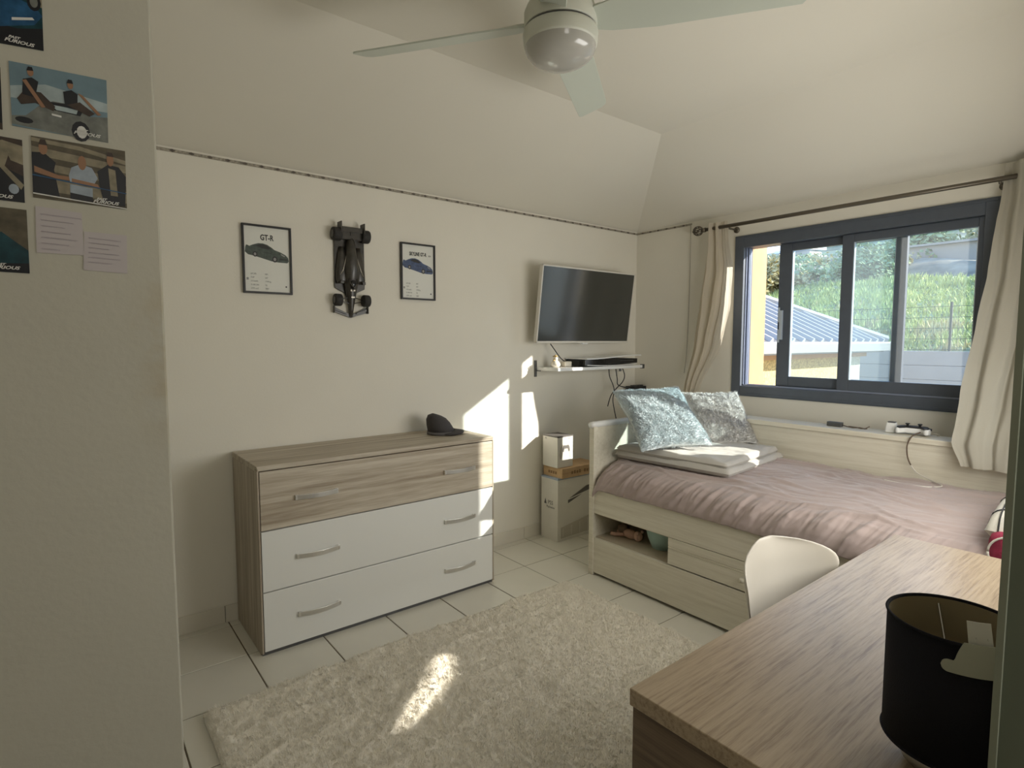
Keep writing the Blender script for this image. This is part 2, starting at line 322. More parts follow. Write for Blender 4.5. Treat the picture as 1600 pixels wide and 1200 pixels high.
# baseboards made of tile pieces
def baseboard(name, cuts, along, label):
    p = None
    for a, c in zip(cuts, cuts[1:]):
        bb = B()
        if along == 'x': bb.box(a+.0015, c-.0015, -.010, 0, 0, .088)
        else: bb.box(-.010, 0, a+.0015, c-.0015, 0, .088)
        if p is None:
            q = B()
            if along == 'x': q.box(cuts[0], cuts[-1], -.004, 0, 0, .086)
            else: q.box(-.004, 0, cuts[0], cuts[-1], 0, .086)
            p = struct(q.build(name, M['grout']), label)
        bb.build('tile', M['base'], p, bevel=.001)
baseboard('baseboard_back', [-3.67] + [-3.235+.3333*i for i in range(10)] + [0], 'x', 'cream tile baseboard along the wall behind the dresser')
baseboard('baseboard_right', [-2.96+.3333*i for i in range(9)] + [0], 'y', 'cream tile baseboard under the window wall')
# border strip at the wall top
bs = struct(B().box(-3.69, -.006, -.004, 0, 2.336, 2.350).build('trim_1', M['border_l']), 'thin patterned wallpaper border under the sloped ceiling')
for i in range(46):
    xx = -3.62+i*.0795
    B().add([(xx-.014, -.005, 2.343), (xx, -.0062, 2.336), (xx+.014, -.005, 2.343), (xx, -.0062, 2.350)], [(0, 1, 2, 3)]).build('motif', M['border'], bs, solid=.001)
bs2 = struct(B().box(-.004, 0, -.53, -.004, 2.336, 2.350).build('trim_2', M['border_l']), 'short border strip left of the curtain')
for i in range(6):
    yy = -.06-i*.0795
    B().add([(-.005, yy-.014, 2.343), (-.0062, yy, 2.336), (-.005, yy+.014, 2.343), (-.0062, yy, 2.350)], [(0, 1, 2, 3)]).build('motif', M['border'], bs2, solid=.001)
# door casing, seen edge on
tr = struct(B().box(-2.985, -2.95, -3.14, -2.993, -.0, 2.25).build('trim_3', M['casing'], bevel=.002), 'dark olive door casing at the right edge')
B().box(-2.992, -2.985, -2.999, -2.992, 0, 2.25).build('casing_bead', M['casing_e'], tr)

# ================================================================== WINDOW
wn = B(); wn.box(-.012, .115, WY0, WY0-.068, WZ0, WZ1); wn.box(-.012, .115, WY1, WY1+.062, WZ0, WZ1)
wn.box(-.012, .115, WY1+.062, WY0-.068, WZ0, WZ0+.072); wn.box(-.012, .115, WY1+.062, WY0-.068, WZ1-.085, WZ1)
win = struct(wn.build('window_1', M['alu'], bevel=.003), 'wide dark blue-grey aluminium sliding window, left end slid open')
B().box(-.0165, -.012, WY1+.01, WY0-.01, WZ0+.008, WZ0+.022).box(-.0165, -.012, WY1+.01, WY0-.01, WZ1-.02, WZ1-.010).build('frame_ridge', M['alu'], win, bevel=.001)
B().box(.020, .026, WY0-.068, WY0-.0745, WZ0+.07, WZ1-.085).box(.048, .055, WY0-.068, WY0-.080, WZ0+.07, WZ1-.085).box(.075, .083, WY0-.068, WY0-.0745, WZ0+.07, WZ1-.085).build('track_rail', M['alu_in'], win)
B().box(.020, .026, WY1+.062, WY0-.068, WZ0+.072, WZ0+.082).box(.075, .083, WY1+.062, WY0-.068, WZ0+.072, WZ0+.082).build('bottom_track', M['alu_in'], win)
def sash(name, x0, x1, yl, yr, sl, sr, zb, zt, bot, top, gm, edge=None):
    f = B(); f.box(x0, x1, yl, yl-sl, zb, zt); f.box(x0, x1, yr+sr, yr, zb, zt); f.box(x0, x1, yl-sl, yr+sr, zb, zb+bot); f.box(x0, x1, yl-sl, yr+sr, zt-top, zt)
    o = f.build(name, M['alu'], win, bevel=.003)
    xm = (x0+x1)/2
    B().box(xm-.002, xm+.002, yr+sr, yl-sl, zb+bot, zt-top).build('pane', gm, o)
    B().box(x0+.004, x1-.004, yl-sl-.004, yl-sl, zb+bot, zt-top).box(x0+.004, x1-.004, yr+sr, yr+sr+.004, zb+bot, zt-top).build('seal', M['alu_l'], o)
    return o
sa = sash('sliding_sash', .058, .092, -1.192, -1.945, .086, .058, WZ0+.082, WZ1-.087, .068, .050, M['glass2'])
sb = sash('sliding_sash', .018, .050, -1.606, -2.310, .066, .030, WZ0+.082, WZ1-.087, .068, .050, M['glass'])
h = B(); h.box(.040, .058, -1.212, -1.232, 1.46, 1.66).box(.046, .052, -1.2, -1.212, 1.44, 1.53).box(.046, .052, -1.2, -1.212, 1.58, 1.68)
h.build('latch', M['alu_l'], win, bevel=.002)
# outer reveal
rv = B(); rv.box(.116, .34, WY0-.02, WY0-.055, WZ0-.04, WZ1-.02); rv.box(.116, .18, WY1, WY0-.055, WZ1-.055, WZ1-.0); rv.box(.116, .20, WY1, WY0, WZ0-.04, WZ0+.02)
struct(rv.build('trim_4', M['ochre']), 'orange outer window reveal in sunlight')

# ================================================================== OUTDOORS
struct(B().box(.34, 160, -70, 140, -1.9, -1.8).build('ground', M['ground']), 'gravel yard outside')
# neighbour house
EX, EY, EZ = 7.0, .42, 1.44
nh = thing('neighbour_house', 'neighbouring low house with grey ribbed metal roof and ochre walls outside the window', 'house', (EX, EY, -1.8))
o3 = (EX, EY, -1.8)
B().box(1.2, 6.66, .70, 8.0, -1.8, 1.30).build('wall', M['stucco'], nh, org=o3)
B().box(5.9, 6.67, .69, .71, -1.8, 1.31).build('corner_pilaster', M['stucco_w'], nh, org=o3)
B().box(1.1, 6.69, .60, .70, 1.20, 1.32).build('eave_board', M['ochre'], nh, org=o3, bevel=.005)
t = 3.6
rf = B(); rf.add([(EX, EY, EZ), (-.6, EY, EZ), (-.6, EY+t, EZ+.5*t), (EX-t, EY+t, EZ+.5*t)], [(0, 1, 2, 3)])
rf.add([(EX, EY, EZ), (EX-t, EY+t, EZ+.5*t), (EX-t, EY+t+.01, EZ+.5*t), (EX, EY+2*t, EZ)], [(0, 1, 2, 3)]); rf.keep = 1
# keep only the outdoor part of the roof
rf.v = [(max(p[0], 1.0), p[1], p[2]) for p in rf.v]
ro = rf.build('roof', M['roof'], nh, org=o3)
for i in range(21):
    xx = 1.15+i*.285; tt = min(t, EX-xx)
    r = B(); n = Vector((0, -.447, .894))
    p0 = Vector((xx, EY, EZ)); p1 = Vector((xx, EY+tt, EZ+.5*tt)); q = Vector((.045, 0, 0))
    r.add([p0-q, p0+q, p1+q, p1-q, p0-q*.45+n*.05, p0+q*.45+n*.05, p1+q*.45+n*.05, p1-q*.45+n*.05], [(4,5,6,7),(0,1,5,4),(1,2,6,5),(2,3,7,6),(3,0,4,7)])
    r.build('roof_rib', M['rooft'], ro, org=o3)
B().tube([(EX, EY, EZ+.03), (EX-t, EY+t, EZ+.5*t+.03)], .07, 6).build('hip_cap', M['rooft'], ro, org=o3)
g = B(); g.prism([(EY+.02, EZ-.0), (EY-.13, EZ-.0), (EY-.13, EZ-.03), (EY-.09, EZ-.15), (EY+.02, EZ-.15)], 'X', 1.0, EX+.05)
g.build('gutter', M['gutter'], nh, org=o3, bevel=.01)
B().box(1.0, EX-.1, EY+.0, .70, EZ-.17, EZ-.13).build('soffit', M['gutter'], nh, org=o3)
# retaining wall
rw = thing('retaining_wall', 'grey block retaining wall below the green bank', 'wall', (12.3, 2, -1.8))
for j in range(9):
    z0 = -1.8+j*.335
    B().box(12.0, 12.6, -9.8+(j % 2)*.25, 14, z0+.006, z0+.333).build('course', M['retain'], rw, org=(12.3, 2, -1.8), bevel=.004)
# bank
def bank_z(x, y): return 1.15 + (x-12.4)*.27 + .25*fbm((x*.25, y*.25, 3)) + .03*(y-2)*min(1, (x-12)/6)
bk = B().grid(lambda u, v: (12.4+u*9.6, -12+v*30, bank_z(12.4+u*9.6, -12+v*30)), 60, 120)
tag(bk.build('grassy_bank', M['bank'], smooth=True), 'sunlit sloping bank of earth above the grey retaining wall', 'bank')
gb = B()
for i in range(42000):
    x = 12.45+9.3*random.random()**1.1; y = -7+21*random.random(); z = bank_z(x, y); hh = random.uniform(.07, .24)*(1.2 if fbm((x*.6, y*.6, 0)) > 0 else .7)
    a = random.random()*PI; dx, dy = math.cos(a)*.035, math.sin(a)*.035; lx, ly = random.uniform(-.12, .12), random.uniform(-.12, .12)
    k = 1 if fbm((x*.8, y*.8, 9)) + (12.6+1.6-x)*.12 > .12 else 0
    gb.add([(x-dx, y-dy, z-.03), (x+dx, y+dy, z-.03), (x+lx, y+ly, z+hh)], [(0, 1, 2)], k)
gb.keep = 1
tag(gb.build('bank_grass', [M['grassb'], M['grassd']]), 'bright green and dry tall grass covering the bank', 'grass', kind='stuff')
# fence on the retaining wall
fe = thing('wire_fence', 'thin dark wire mesh fence on top of the retaining wall', 'fence', (12.2, 2, 1.2))
fo = (12.2, 2, 1.2)
for i in range(12): B().tube([(12.2, -4.4+i*1.05, 1.218), (12.2, -4.4+i*1.05, 2.35)], .028, 6).build('post', M['fence'], fe, org=fo)
mb = B()
for z in (1.25, 1.5, 1.75, 2.0, 2.25): mb.tube([(12.2, -4.4, z), (12.2, 7.15, z)], .007, 4)
for i in range(75): mb.tube([(12.2, -4.4+i*.155, 1.25), (12.2, -4.4+i*.155, 2.25)], .004, 3)
mo = mb.build('mesh_wire', M['fence'], fe, org=fo); mo['kind'] = 'stuff'
# hills
def hill(name, x0, x1, y0, y1, zf, m, label, nx=50, ny=120, **k):
    o = B().grid(lambda u, v: (x0+u*(x1-x0), y0+v*(y1-y0), zf(x0+u*(x1-x0), y0+v*(y1-y0))), nx, ny).build(name, m, smooth=True)
    return tag(o, label, 'hill')
hill('hillside', 22, 46, -25, 60, lambda x, y: 3.55+(x-22)*.20 + .9*fbm((x*.12, y*.12, 1)) + (y-8)*.03, M['hillb'], 'brown scrubby hillside rising behind the grassy bank')
hill('wooded_hill', 46, 95, -50, 110, lambda x, y: 7.0+(x-46)*.22 + 2.2*fbm((x*.05, y*.05, 5)) + 1.6*math.sin(y*.09+1.2), M['hill'], 'dark green wooded hill with white roofed houses')
hill('mountain_ridge', 150, 260, -120, 330, lambda x, y: 2+26*(1-abs(x-205)/55)+ 9*fbm((x*.012, y*.012, 2)) + 5*math.sin(y*.03-1.7), M['mountain'], 'hazy blue mountain ridge on the skyline')
sc = B(); sc.keep = 1
def hs_z(x, y): return 3.55+(x-22)*.20 + .9*fbm((x*.12, y*.12, 1)) + (y-8)*.03
for i in range(900):
    x = random.uniform(23, 45); y = random.uniform(3, 32)
    if fbm((x*.09, y*.09, 21)) < -.05: continue
    z = hs_z(x, y); rr = random.uniform(.2, .6)
    for k in range(16):
        d = Vector((random.gauss(0, 1), random.gauss(0, 1), abs(random.gauss(0, 1)))).normalized()*rr; p = Vector((x, y, z))+d
        a = Vector((random.gauss(0, 1), random.gauss(0, 1), random.gauss(0, 1))).normalized()*rr*.3; c = a.orthogonal().normalized()*rr*.25
        sc.add([p-a, p-c, p+a, p+c], [(0, 1, 2, 3)], 0 if i % 3 else 1)
tag(sc.build('hillside_scrub', [M['leaf'], M['leafy']]), 'scattered green scrub covering the brown hillside', 'scrub', kind='stuff')
# building on the rise
gbd = thing('grey_building', 'plain grey building half hidden behind the bank at the right', 'building', (30, 5.2, 3.5))
go = (30, 5.2, 3.5)
B().box(29, 34, 3.0, 7.15, 3.2, 6.0).build('wall', M['bgwall'], gbd, org=go)
B().box(28.98, 29.0, 4.6, 7.1, 3.3, 5.15).build('garage_door', M['gutter'], gbd, org=go)
B().box(28.8, 34.2, 2.8, 7.3, 6.0, 6.1).build('roof', M['retain'], gbd, org=go)
B().box(28.9, 29.0, 3.0, 3.12, 3.2, 6.0).build('downpipe', M['gutter'], gbd, org=go)
for i, (x, y, z, wd) in enumerate([(62, 27.5, 11.9, 3.4), (60, 27.2, 10.7, 4.8), (58, 26.0, 9.6, 2.6)]):
    hs = thing('hill_house', ['white roofed house highest on the wooded hill', 'longest white roofed house on the wooded hill', 'small white roofed house lowest on the wooded hill'][i], 'house', (x, y, z-1.4), group='white roofed houses on the hill')
    B().box(-1.5, 1.5, -wd/2, wd/2, -1.5, .9).build('wall', M['bgwall'], hs)
    B().prism([(-1.9, .85), (1.9, 1.15), (1.9, 1.45), (-1.9, 1.1)], 'Y', -wd/2-.3, wd/2+.3).build('roof', M['farroof'], hs)
# trees: foliage of many small leaves over a trunk
def tree(x, y, z, r, hgt, m, label, n=2200):
    tr = thing('tree', label, 'tree', (x, y, z), group='trees behind the bank')
    B().tube([(0, 0, -.5), (.05*r, 0, hgt*.4), (0, .06*r, hgt*.75)], [.1*r, .07*r, .02*r], 6).build('trunk', M['bark'], tr)
    bl = []
    for i in range(9):
        a = random.random()*2*PI; q = random.random()**.5*r*.7; bl.append((math.cos(a)*q, math.sin(a)*q, hgt*(.30+.5*random.random()), r*random.uniform(.35, .6)))
    f = B(); f.keep = 1
    for i in range(n):
        cx, cy, cz, rr = random.choice(bl)
        d = Vector((random.gauss(0, 1), random.gauss(0, 1), random.gauss(0, 1))).normalized()*rr*random.uniform(.75, 1.05)
        p = Vector((cx, cy, cz))+d; s = r*random.uniform(.05, .10); a = Vector((random.gauss(0, 1), random.gauss(0, 1), random.gauss(0, 1))).normalized()*s; c = a.orthogonal().normalized()*s*.7
        f.add([p-a, p-c, p+a, p+c], [(0, 1, 2, 3)])
    f.build('foliage', m, tr)['kind'] = 'stuff'
tl = [(20, 9.7, 2.6, 1.5, 2.5, 'leafy', 'yellowish leafy tree seen through the open gap of the window'),
      (19, 11.4, 2.6, 1.6, 2.6, 'leafy', 'yellowish tree left of the open window gap'),
      (21.5, 8.9, 3.2, .9, 1.3, 'leafy', 'low pale bush right of the yellowish tree, above the roof ridge'),
      (23, 6.9, 3.5, 1.3, 2.2, 'leaf', 'round green tree seen through the overlapping panes'),
      (25, 6.6, 3.8, 1.1, 1.9, 'leaf', 'small green tree just left of the grey building'),
      (37, 8.4, 5.0, 2.2, 3.9, 'leaf', 'green treetop behind the left end of the grey building roof'),
      (37, 4.4, 5.0, 2.4, 4.3, 'leafy', 'pale green tree behind the right end of the grey building'),
      (28, 1.6, 3.9, 1.5, 2.9, 'leaf', 'green tree beside the right edge of the window')]
for a in tl: tree(a[0], a[1], a[2], a[3], a[4], M[a[5]], a[6])

# ================================================================== CURTAINS
rod = thing('curtain_rod', 'dark bronze curtain rod with a cage finial above the window', 'curtain rod', (-.10, -1.6, 2.262))
ro_ = (-.10, -1.6, 2.262)
B().tube([(-.1, -.69, 2.262), (-.1, -2.75, 2.262)], .0125, 12).build('pole', M['rod'], rod, smooth=True, org=ro_)
fi = B()
for k in range(6):
    a = k*PI/6*2/2
    fi.tube([(-.1+.033*math.sin(t)*math.cos(a*1.0), -.652+.036*math.cos(t), 2.262+.033*math.sin(t)*math.sin(a*1.0)) for t in [i*2*PI/20 for i in range(21)]], .0032, 6)
fi.ell((-.1, -.652, 2.262), .010, .010, .010, 10, 6); fi.tube([(-.1, -.685, 2.262), (-.1, -.715, 2.262)], .016, 12); fi.ell((-.1, -.612, 2.262), .007, .009, .007, 10, 6)
fi.build('finial', M['rod'], rod, smooth=True, org=ro_)
for yy in (-.905, -2.38): B().tube([(-.1, yy, 2.262), (-.1, yy, 2.243), (-.004, yy, 2.243)], .007, 8).tube([(-.008, yy, 2.243), (-.0, yy, 2.243)], .022, 12).build('bracket', M['rod'], rod, smooth=True, org=ro_)
def curtain(name, label, tab, npl, m, x_amp_tab, seed, ztop, parent_loc, sharp=1.0, flat=0):
    t = thing(name, label, 'curtain', parent_loc)
    zb = tab[-1][0]*-1
    def f(u, v):
        z = ztop-(ztop-zb)*v
        yl, yr, xc, amp = lerp_table(tab, -z)
        ph = u*npl*2*PI + .6*math.sin(v*3+u*5+seed)
        w = math.sin(ph)+.25*math.sin(2.3*ph+seed)
        x = xc + amp*w*(1-dome_clip(u, .58, .72)*flat) + .012*fbm((u*3+seed, z*1.5, 0))
        y = yl+(yr-yl)*(u + .25/npl/6.28*math.sin(ph*1.0+1.2)*sharp*(1-flat*dome_clip(u, .55, .7))) + .006*fbm((u*6, z*3, seed))
        return (x-parent_loc[0], y-parent_loc[1], z-parent_loc[2])
    g = B().grid(f, 150, 80); g.keep = 1
    g.build('panel', m, t, smooth=True)
    return t
# tables: (-z, y left, y right, x centre, fold amplitude)
curtain('curtain', 'cream curtain gathered at the left end of the window, sunlit edge', [(-2.30, -.735, -.885, -.10, .022), (-2.16, -.73, -.90, -.10, .022), (-1.975, -.705, -.940, -.10, .024), (-1.73, -.665, -.936, -.105, .026), (-1.42, -.645, -.875, -.12, .026), (-1.10, -.635, -.765, -.20, .02), (-.98, -.63, -.72, -.23, .018)], 3.4, M['curtain'], None, 1.1, 2.30, (-.10, -.8, 2.30), flat=1)
curtain('curtain', 'grey-beige curtain hanging over the right end of the window and bed ledge', [(-2.335, -2.39, -2.72, -.10, .028), (-2.24, -2.388, -2.72, -.10, .03), (-1.815, -2.36, -2.72, -.14, .026), (-1.557, -2.335, -2.72, -.18, .022), (-1.17, -2.317, -2.71, -.30, .018), (-.95, -2.315, -2.70, -.40, .014), (-.84, -2.36, -2.66, -.42, .014)], 3.0, M['curtain_r'], None, 2.3, 2.335, (-.10, -2.55, 2.335))

# ================================================================== CEILING FAN
FX, FY = -2.53, -1.75
fan = thing('ceiling_fan', 'white four-bladed ceiling fan with a grey glass dome', 'fan', (FX, FY, ZC))
fan_drop = .062
def L(z): return z-ZC
B().lathe([(0, 0), (.062, 0), (.068, -.012), (.05, -.05), (.022, -.062), (.018, -.17), (0, -.17)], n=28).build('canopy', M['fan'], fan, smooth=True)
B().lathe([(0, -.095), (.07, -.098), (.108, -.115), (.117, -.135), (.117, -.182), (0, -.182)], n=40).build('motor_housing', M['fan'], fan, smooth=True, bevel=.002).location = (0, 0, -fan_drop)
B().lathe([(.1, -.181), (.113, -.183), (.113, -.189), (.1, -.191)], n=40).build('gap_ring', M['dsteel'], fan).location = (0, 0, -fan_drop)
B().lathe([(0, -.189), (.118, -.190), (.121, -.20), (.118, -.232), (.104, -.245), (0, -.245)], n=40).build('light_housing', M['fan'], fan, smooth=True, bevel=.001).location = (0, 0, -fan_drop)
B().lathe([(.1135, -.236)] + [(.113*math.cos(a*PI/20), -.238-.062*math.sin(a*PI/20)) for a in range(0, 11)], n=40).build('glass_dome', M['dome'], fan, smooth=True).location = (0, 0, -fan_drop)
bmesh_blade = None
for k in range(4):
    a = math.radians(35.3+90*k)
    pts = [(.10, -.040), (.16, -.055), (.30, -.068), (.68, -.066), (.710, -.058), (.722, -.035), (.725, .05), (.715, .064), (.30, .066), (.16, .055), (.10, .040)]
    R4 = Matrix.Rotation(a, 4, 'Z') @ Matrix.Translation((0, 0, -.162-fan_drop)) @ Matrix.Rotation(math.radians(-19), 4, 'X')
    bl = B().prism(pts, 'Z', -.003, .003).build('blade', M['fanb'], fan, bevel=.0015)
    bl.matrix_local = R4
    ir = B().prism([(.06, -.03), (.13, -.045), (.19, -.03), (.19, .03), (.13, .045), (.06, .03)], 'Z', .003, .008).build('blade_iron', M['fan'], bl, bevel=.001)

# ================================================================== DRESSER
dr = thing('dresser', 'pale oak dresser with two glossy white drawers and one oak drawer', 'dresser', (-2.515, -.235, 0))
do = (-2.515, -.235, 0)
X0, X1 = -3.175, -1.853
for xa in (X0, X1-.028): B().box(xa, xa+.028, -.445, -.012, .0, .86).build('side_panel', M['oak_z'], dr, org=do, bevel=.002)
B().box(X0, X1, -.445, -.012, .860, .888).build('top_panel', M['oak_x'], dr, org=do, bevel=.003)
fr = B(); fr.prism([(X0, .888), (X1, .888), (X1-.006, .866), (X0+.006, .866)], 'Y', -.47, -.44)
fr.build('front_frame', M['oak_x'], dr, org=do, bevel=.002)
for xa in (X0, X1-.009): B().box(xa, xa+.009, -.470, -.44, .012, .868).build('frame_stile', M['oak_z'], dr, org=do, bevel=.002)
B().box(X0+.03, X1-.03, -.44, -.015, .02, .86).build('carcass', M['bed_in'], dr, org=do)
B().box(X0+.005, X1-.005, -.458, -.43, .0, .018).build('plinth', M['dsteel'], dr, org=do)
for i, (z0, z1, m) in enumerate([(.589, .861, 'oak_x'), (.302, .583, 'lacq'), (.020, .296, 'lacq')]):
    d = B().box(X0+.012, X1-.010, -.470, -.445, z0, z1).build('drawer', M[m], dr, org=do, bevel=.0015)
    zc = z0+.138 if i else .722
    for cx in (-2.908, -2.096):
        hb = B(); q = [(cx-.10+.2*t/12, -.482-.020*math.sin(PI*t/12)) for t in range(13)]
        vs = []; 
        for px, py in q: vs += [(px, py, zc-.011), (px, py, zc+.011), (px, py+.005, zc+.011), (px, py+.005, zc-.011)]
        fs = [(4*k+j, 4*k+(j+1) % 4, 4*k+4+(j+1) % 4, 4*k+4+j) for k in range(12) for j in range(4)] + [(0, 1, 2, 3), (51, 50, 49, 48)]
        hb.add(vs, fs); hb.box(cx-.103, cx-.088, -.484, -.469, zc-.011, zc+.011); hb.box(cx+.088, cx+.103, -.484, -.469, zc-.011, zc+.011)
        hb.build('handle', M['silver'], d, org=do, bevel=.001)
# cap
cp = thing('bucket_cap', 'dark charcoal cap lying on the right end of the dresser', 'cap', (-2.045, -.20, .888), math.radians(-20))
B().lathe([(.0, .102), (.03, .103), (.055, .096), (.072, .075), (.080, .045), (.083, .012), (.081, .012), (.078, .045), (.07, .073), (.05, .093), (0, .098)], n=28).build('crown', M['cap'], cp, smooth=True)
c_ = cp.children[0]
for v in c_.data.vertices:
    k = dome_clip(v.co.z, .01, .1); v.co.x -= .030*k; v.co.z *= 1.22; v.co.z *= (1-.35*dome_clip(v.co.x, -.05, .09)) ; v.co.x *= 1.0
B().lathe([(.080, .020), (.088, .020), (.090, .004), (.080, .002)], n=28, closed=True).build('band', M['capl'], cp, smooth=True)
vz = B()
def vf(u, v):
    a = (u-.5)*PI*1.05; r = .082+.055*v*math.cos((u-.5)*PI)**.5 if abs(u-.5) < .499 else .082
    return (r*math.cos(a), r*math.sin(a)*.95, .010-.012*v*0+.010*(1-v)+.004*math.cos(a*2))
vz.grid(vf, 24, 6); vz.keep = 1; vz.build('visor', M['cap'], cp, smooth=True, solid=.006)

# ================================================================== FRAMED PRINTS
def poly_obj(name, shapes, mats, parent, y0=-.0, step=.0002):
    b = B(); b.keep = 1
    for k, (pts, mi) in enumerate(shapes):
        y = y0-step*(k+1)
        b.add([(p[0], y, p[1]) for p in pts], [tuple(range(len(pts)))], mi)
    return b.build(name, mats, parent)
def framed(loc, w, h, title, car, label, sub=None):
    t = thing('framed_print', label, 'picture', loc, group='framed car prints on the back wall')
    f = B(); e = .010
    f.box(-w/2, w/2, -.018, -.002, h/2-e, h/2).box(-w/2, w/2, -.018, -.002, -h/2, -h/2+e).box(-w/2, -w/2+e, -.018, -.002, -h/2+e, h/2-e).box(w/2-e, w/2, -.018, -.002, -h/2+e, h/2-e)
    f.build('frame', M['black'], t, bevel=.001)
    p = B().box(-w/2+e, w/2-e, -.008, -.003, -h/2+e, h/2-e).build('print', M['paper'], t)
    W = w*.445
    body = [(-1, .05), (-.97, .30), (-.93, .42), (-.86, .40), (-.80, .36), (-.62, .46), (-.40, .55), (-.18, .56), (.02, .50), (.22, .36), (.34, .25), (.62, .15), (.85, .02), (.96, -.12), (1.0, -.32), (.92, -.42), (.55, -.42), (.2, -.38), (-.2, -.26), (-.55, -.16), (-.86, -.10)]
    win_ = [(-.50, .42), (-.36, .50), (-.15, .51), (.0, .45), (.18, .32), (.05, .26), (-.25, .30)]
    S_ = lambda P, s=1: [(x*W*s, .030+y*W*.86*s) for x, y in P]
    wh = lambda cx, cy, r: S_([(cx+r*.8*math.cos(a*PI/6), cy+r*1.15*math.sin(a*PI/6)) for a in range(12)])
    poly_obj('car_image', [(S_(body), 0), (S_(win_), 1), (wh(-.55, -.05, .13), 1), (wh(-.55, -.05, .07), 2), (wh(.34, -.26, .15), 1), (wh(.34, -.26, .08), 2), (S_([(.62, .08), (.82, -.04), (.80, -.10), (.64, .0)]), 2), (S_([(.55, -.2), (.95, -.2), (.93, -.27), (.56, -.28)]), 1), (S_([(-.2, .1), (.2, .06), (.2, .04), (-.2, .08)]), 1)],
             [car, M['ink'], M['inkg']], p, -.0082)
    text(title, .040 if len(title) < 6 else .030, 'title_lettering', M['ink'], p, (0, -.0086, h*.285), sx=.72 if len(title) < 6 else .62, align='CENTER', bold=.0011)
    if sub: text(sub, .014, 'title_lettering', M['ink'], p, (w*.31, -.0086, h*.285), sx=.7)
    for cx, rows in ((-.115*w/.24*1.0, ['HP 570', 'TOP', '315 km/h', '0-100 2.8s', '3799 cm3']), (-.02, ['NM', '637', '1740 kg', 'V6', '2007'])):
        for r, s in enumerate(rows): text(s, .0115, 'spec_lettering', M['inkg'], p, (cx*.72, -.0086, -h*.225-r*.0185), sx=.8)
    B().box(-w/2+.018, -w/2+.028, -.0088, -.008, -h*.29-.006, -h*.29+.006).build('small_mark', M['inkg'], p); B().box(w*.36, w*.36+.007, -.0088, -.008, -h*.395, -h*.395+.008).build('small_mark', M['ink'], p)
    return t
framed((-2.972, -.001, 1.871), .244, .350, 'GT-R', M['c_grn'], 'black framed print of a dark green sports car, left on the wall')
framed((-2.088, -.001, 1.875), .238, .342, 'SKYLINE GT-R', M['c_blu'], 'black framed print of a blue sports car, between model racer and television', 'R34')

# ================================================================== WALL MOUNTED RACE CAR MODEL
rc = thing('model_race_car', 'dark open-wheel race car model hung nose down on the wall', 'toy car', (-2.528, -.0, 1.848))
# local x across, z up (rear at top), y negative = out of wall
B().box(-.080, .080, -.050, -.012, .168, .222).build('rear_axle_cover', M['racer'], rc, bevel=.006)
B().prism([(-.088, .185), (.088, .185), (.09, -.075), (.088, -.10), (.035, -.125), (.02, -.16), (-.02, -.16), (-.035, -.125), (-.088, -.10), (-.09, -.075)], 'Y', -.012, -.004).build('floor_plate', M['racer'], rc, bevel=.002)
def lof(stations, n=14):
    b = B(); vs = []
    for z, w_, d, yc in stations:
        for k in range(n):
            a = 2*PI*k/n; vs.append((w_*math.cos(a), yc-d*math.sin(a), z))
    fs = [(i*n+k, i*n+(k+1) % n, (i+1)*n+(k+1) % n, (i+1)*n+k) for i in range(len(stations)-1) for k in range(n)] + [tuple(range(n))[::-1], tuple(range((len(stations)-1)*n, len(stations)*n))]
    return b.add(vs, fs)
lof([(.20, .012, .012, -.03), (.15, .024, .030, -.03), (.08, .034, .042, -.03), (.0, .045, .048, -.03), (-.05, .046, .036, -.028), (-.10, .036, .026, -.026), (-.16, .024, .02, -.024), (-.22, .014, .013, -.02), (-.262, .010, .008, -.017)]).build('body', M['racer'], rc, smooth=True)
for s in (-1, 1):
    o = lof([(.13, .012, .010, -.018), (.08, .024, .018, -.02), (.0, .034, .022, -.022), (-.055, .036, .022, -.024), (-.075, .030, .018, -.024)]).build('sidepod', M['racer'], rc, smooth=True); o.location = (s*.050, 0, 0)
    B().tube([(s*.068, -.040, -.03), (s*.052, -.046, .0), (s*.040, -.044, .04), (s*.028, -.042, .09)], [.002, .003, .003, .001], 6).build('highlight_strip', M['racerh'], rc, smooth=True)
    for zc, ww, rr, nm in ((.195, .046, .037, 'wheel'), (-.168, .038, .034, 'wheel')):
        o = B().lathe([(0, -ww/2), (rr*.55, -ww/2), (rr*.93, -ww/2), (rr, -ww/2+.006), (rr, ww/2-.006), (rr*.93, ww/2), (rr*.55, ww/2), (0, ww/2)], n=24).build(nm, M['rub'], rc, smooth=True)
        o.rotation_euler = (0, PI/2, 0); o.location = (s*(.083), -.038, zc)
        h_ = B().lathe([(0, 0), (rr*.55, 0), (rr*.5, .003), (0, .003)], n=16).build('rim', M['dsteel'], o); h_.location = (0, 0, (ww/2 if s > 0 else -ww/2-.003))
    for z1, z2 in ((-.150, -.165), (-.185, -.172)): B().tube([(s*.012, -.028, z1), (s*.07, -.034, z2)], .0028, 5).build('suspension_arm', M['racer'], rc)
    B().tube([(s*.02, -.03, .17), (s*.07, -.035, .195)], .004, 5).build('suspension_arm', M['racer'], rc)
    B().box(s*.055, s*.073, -.062, -.045, -.078, -.062).tube([(s*.04, -.035, -.07), (s*.06, -.055, -.07)], .002, 4).build('mirror', M['racer'], rc, bevel=.001)
B().box(-.066, .066, -.060, -.052, .208, .236).box(-.066, .066, -.044, -.038, .215, .240).box(-.07, -.064, -.075, -.02, .205, .262).box(.064, .07, -.075, -.02, .205, .262).box(-.008, .008, -.055, -.012, .19, .235).build('rear_wing', M['racer'], rc, bevel=.001)
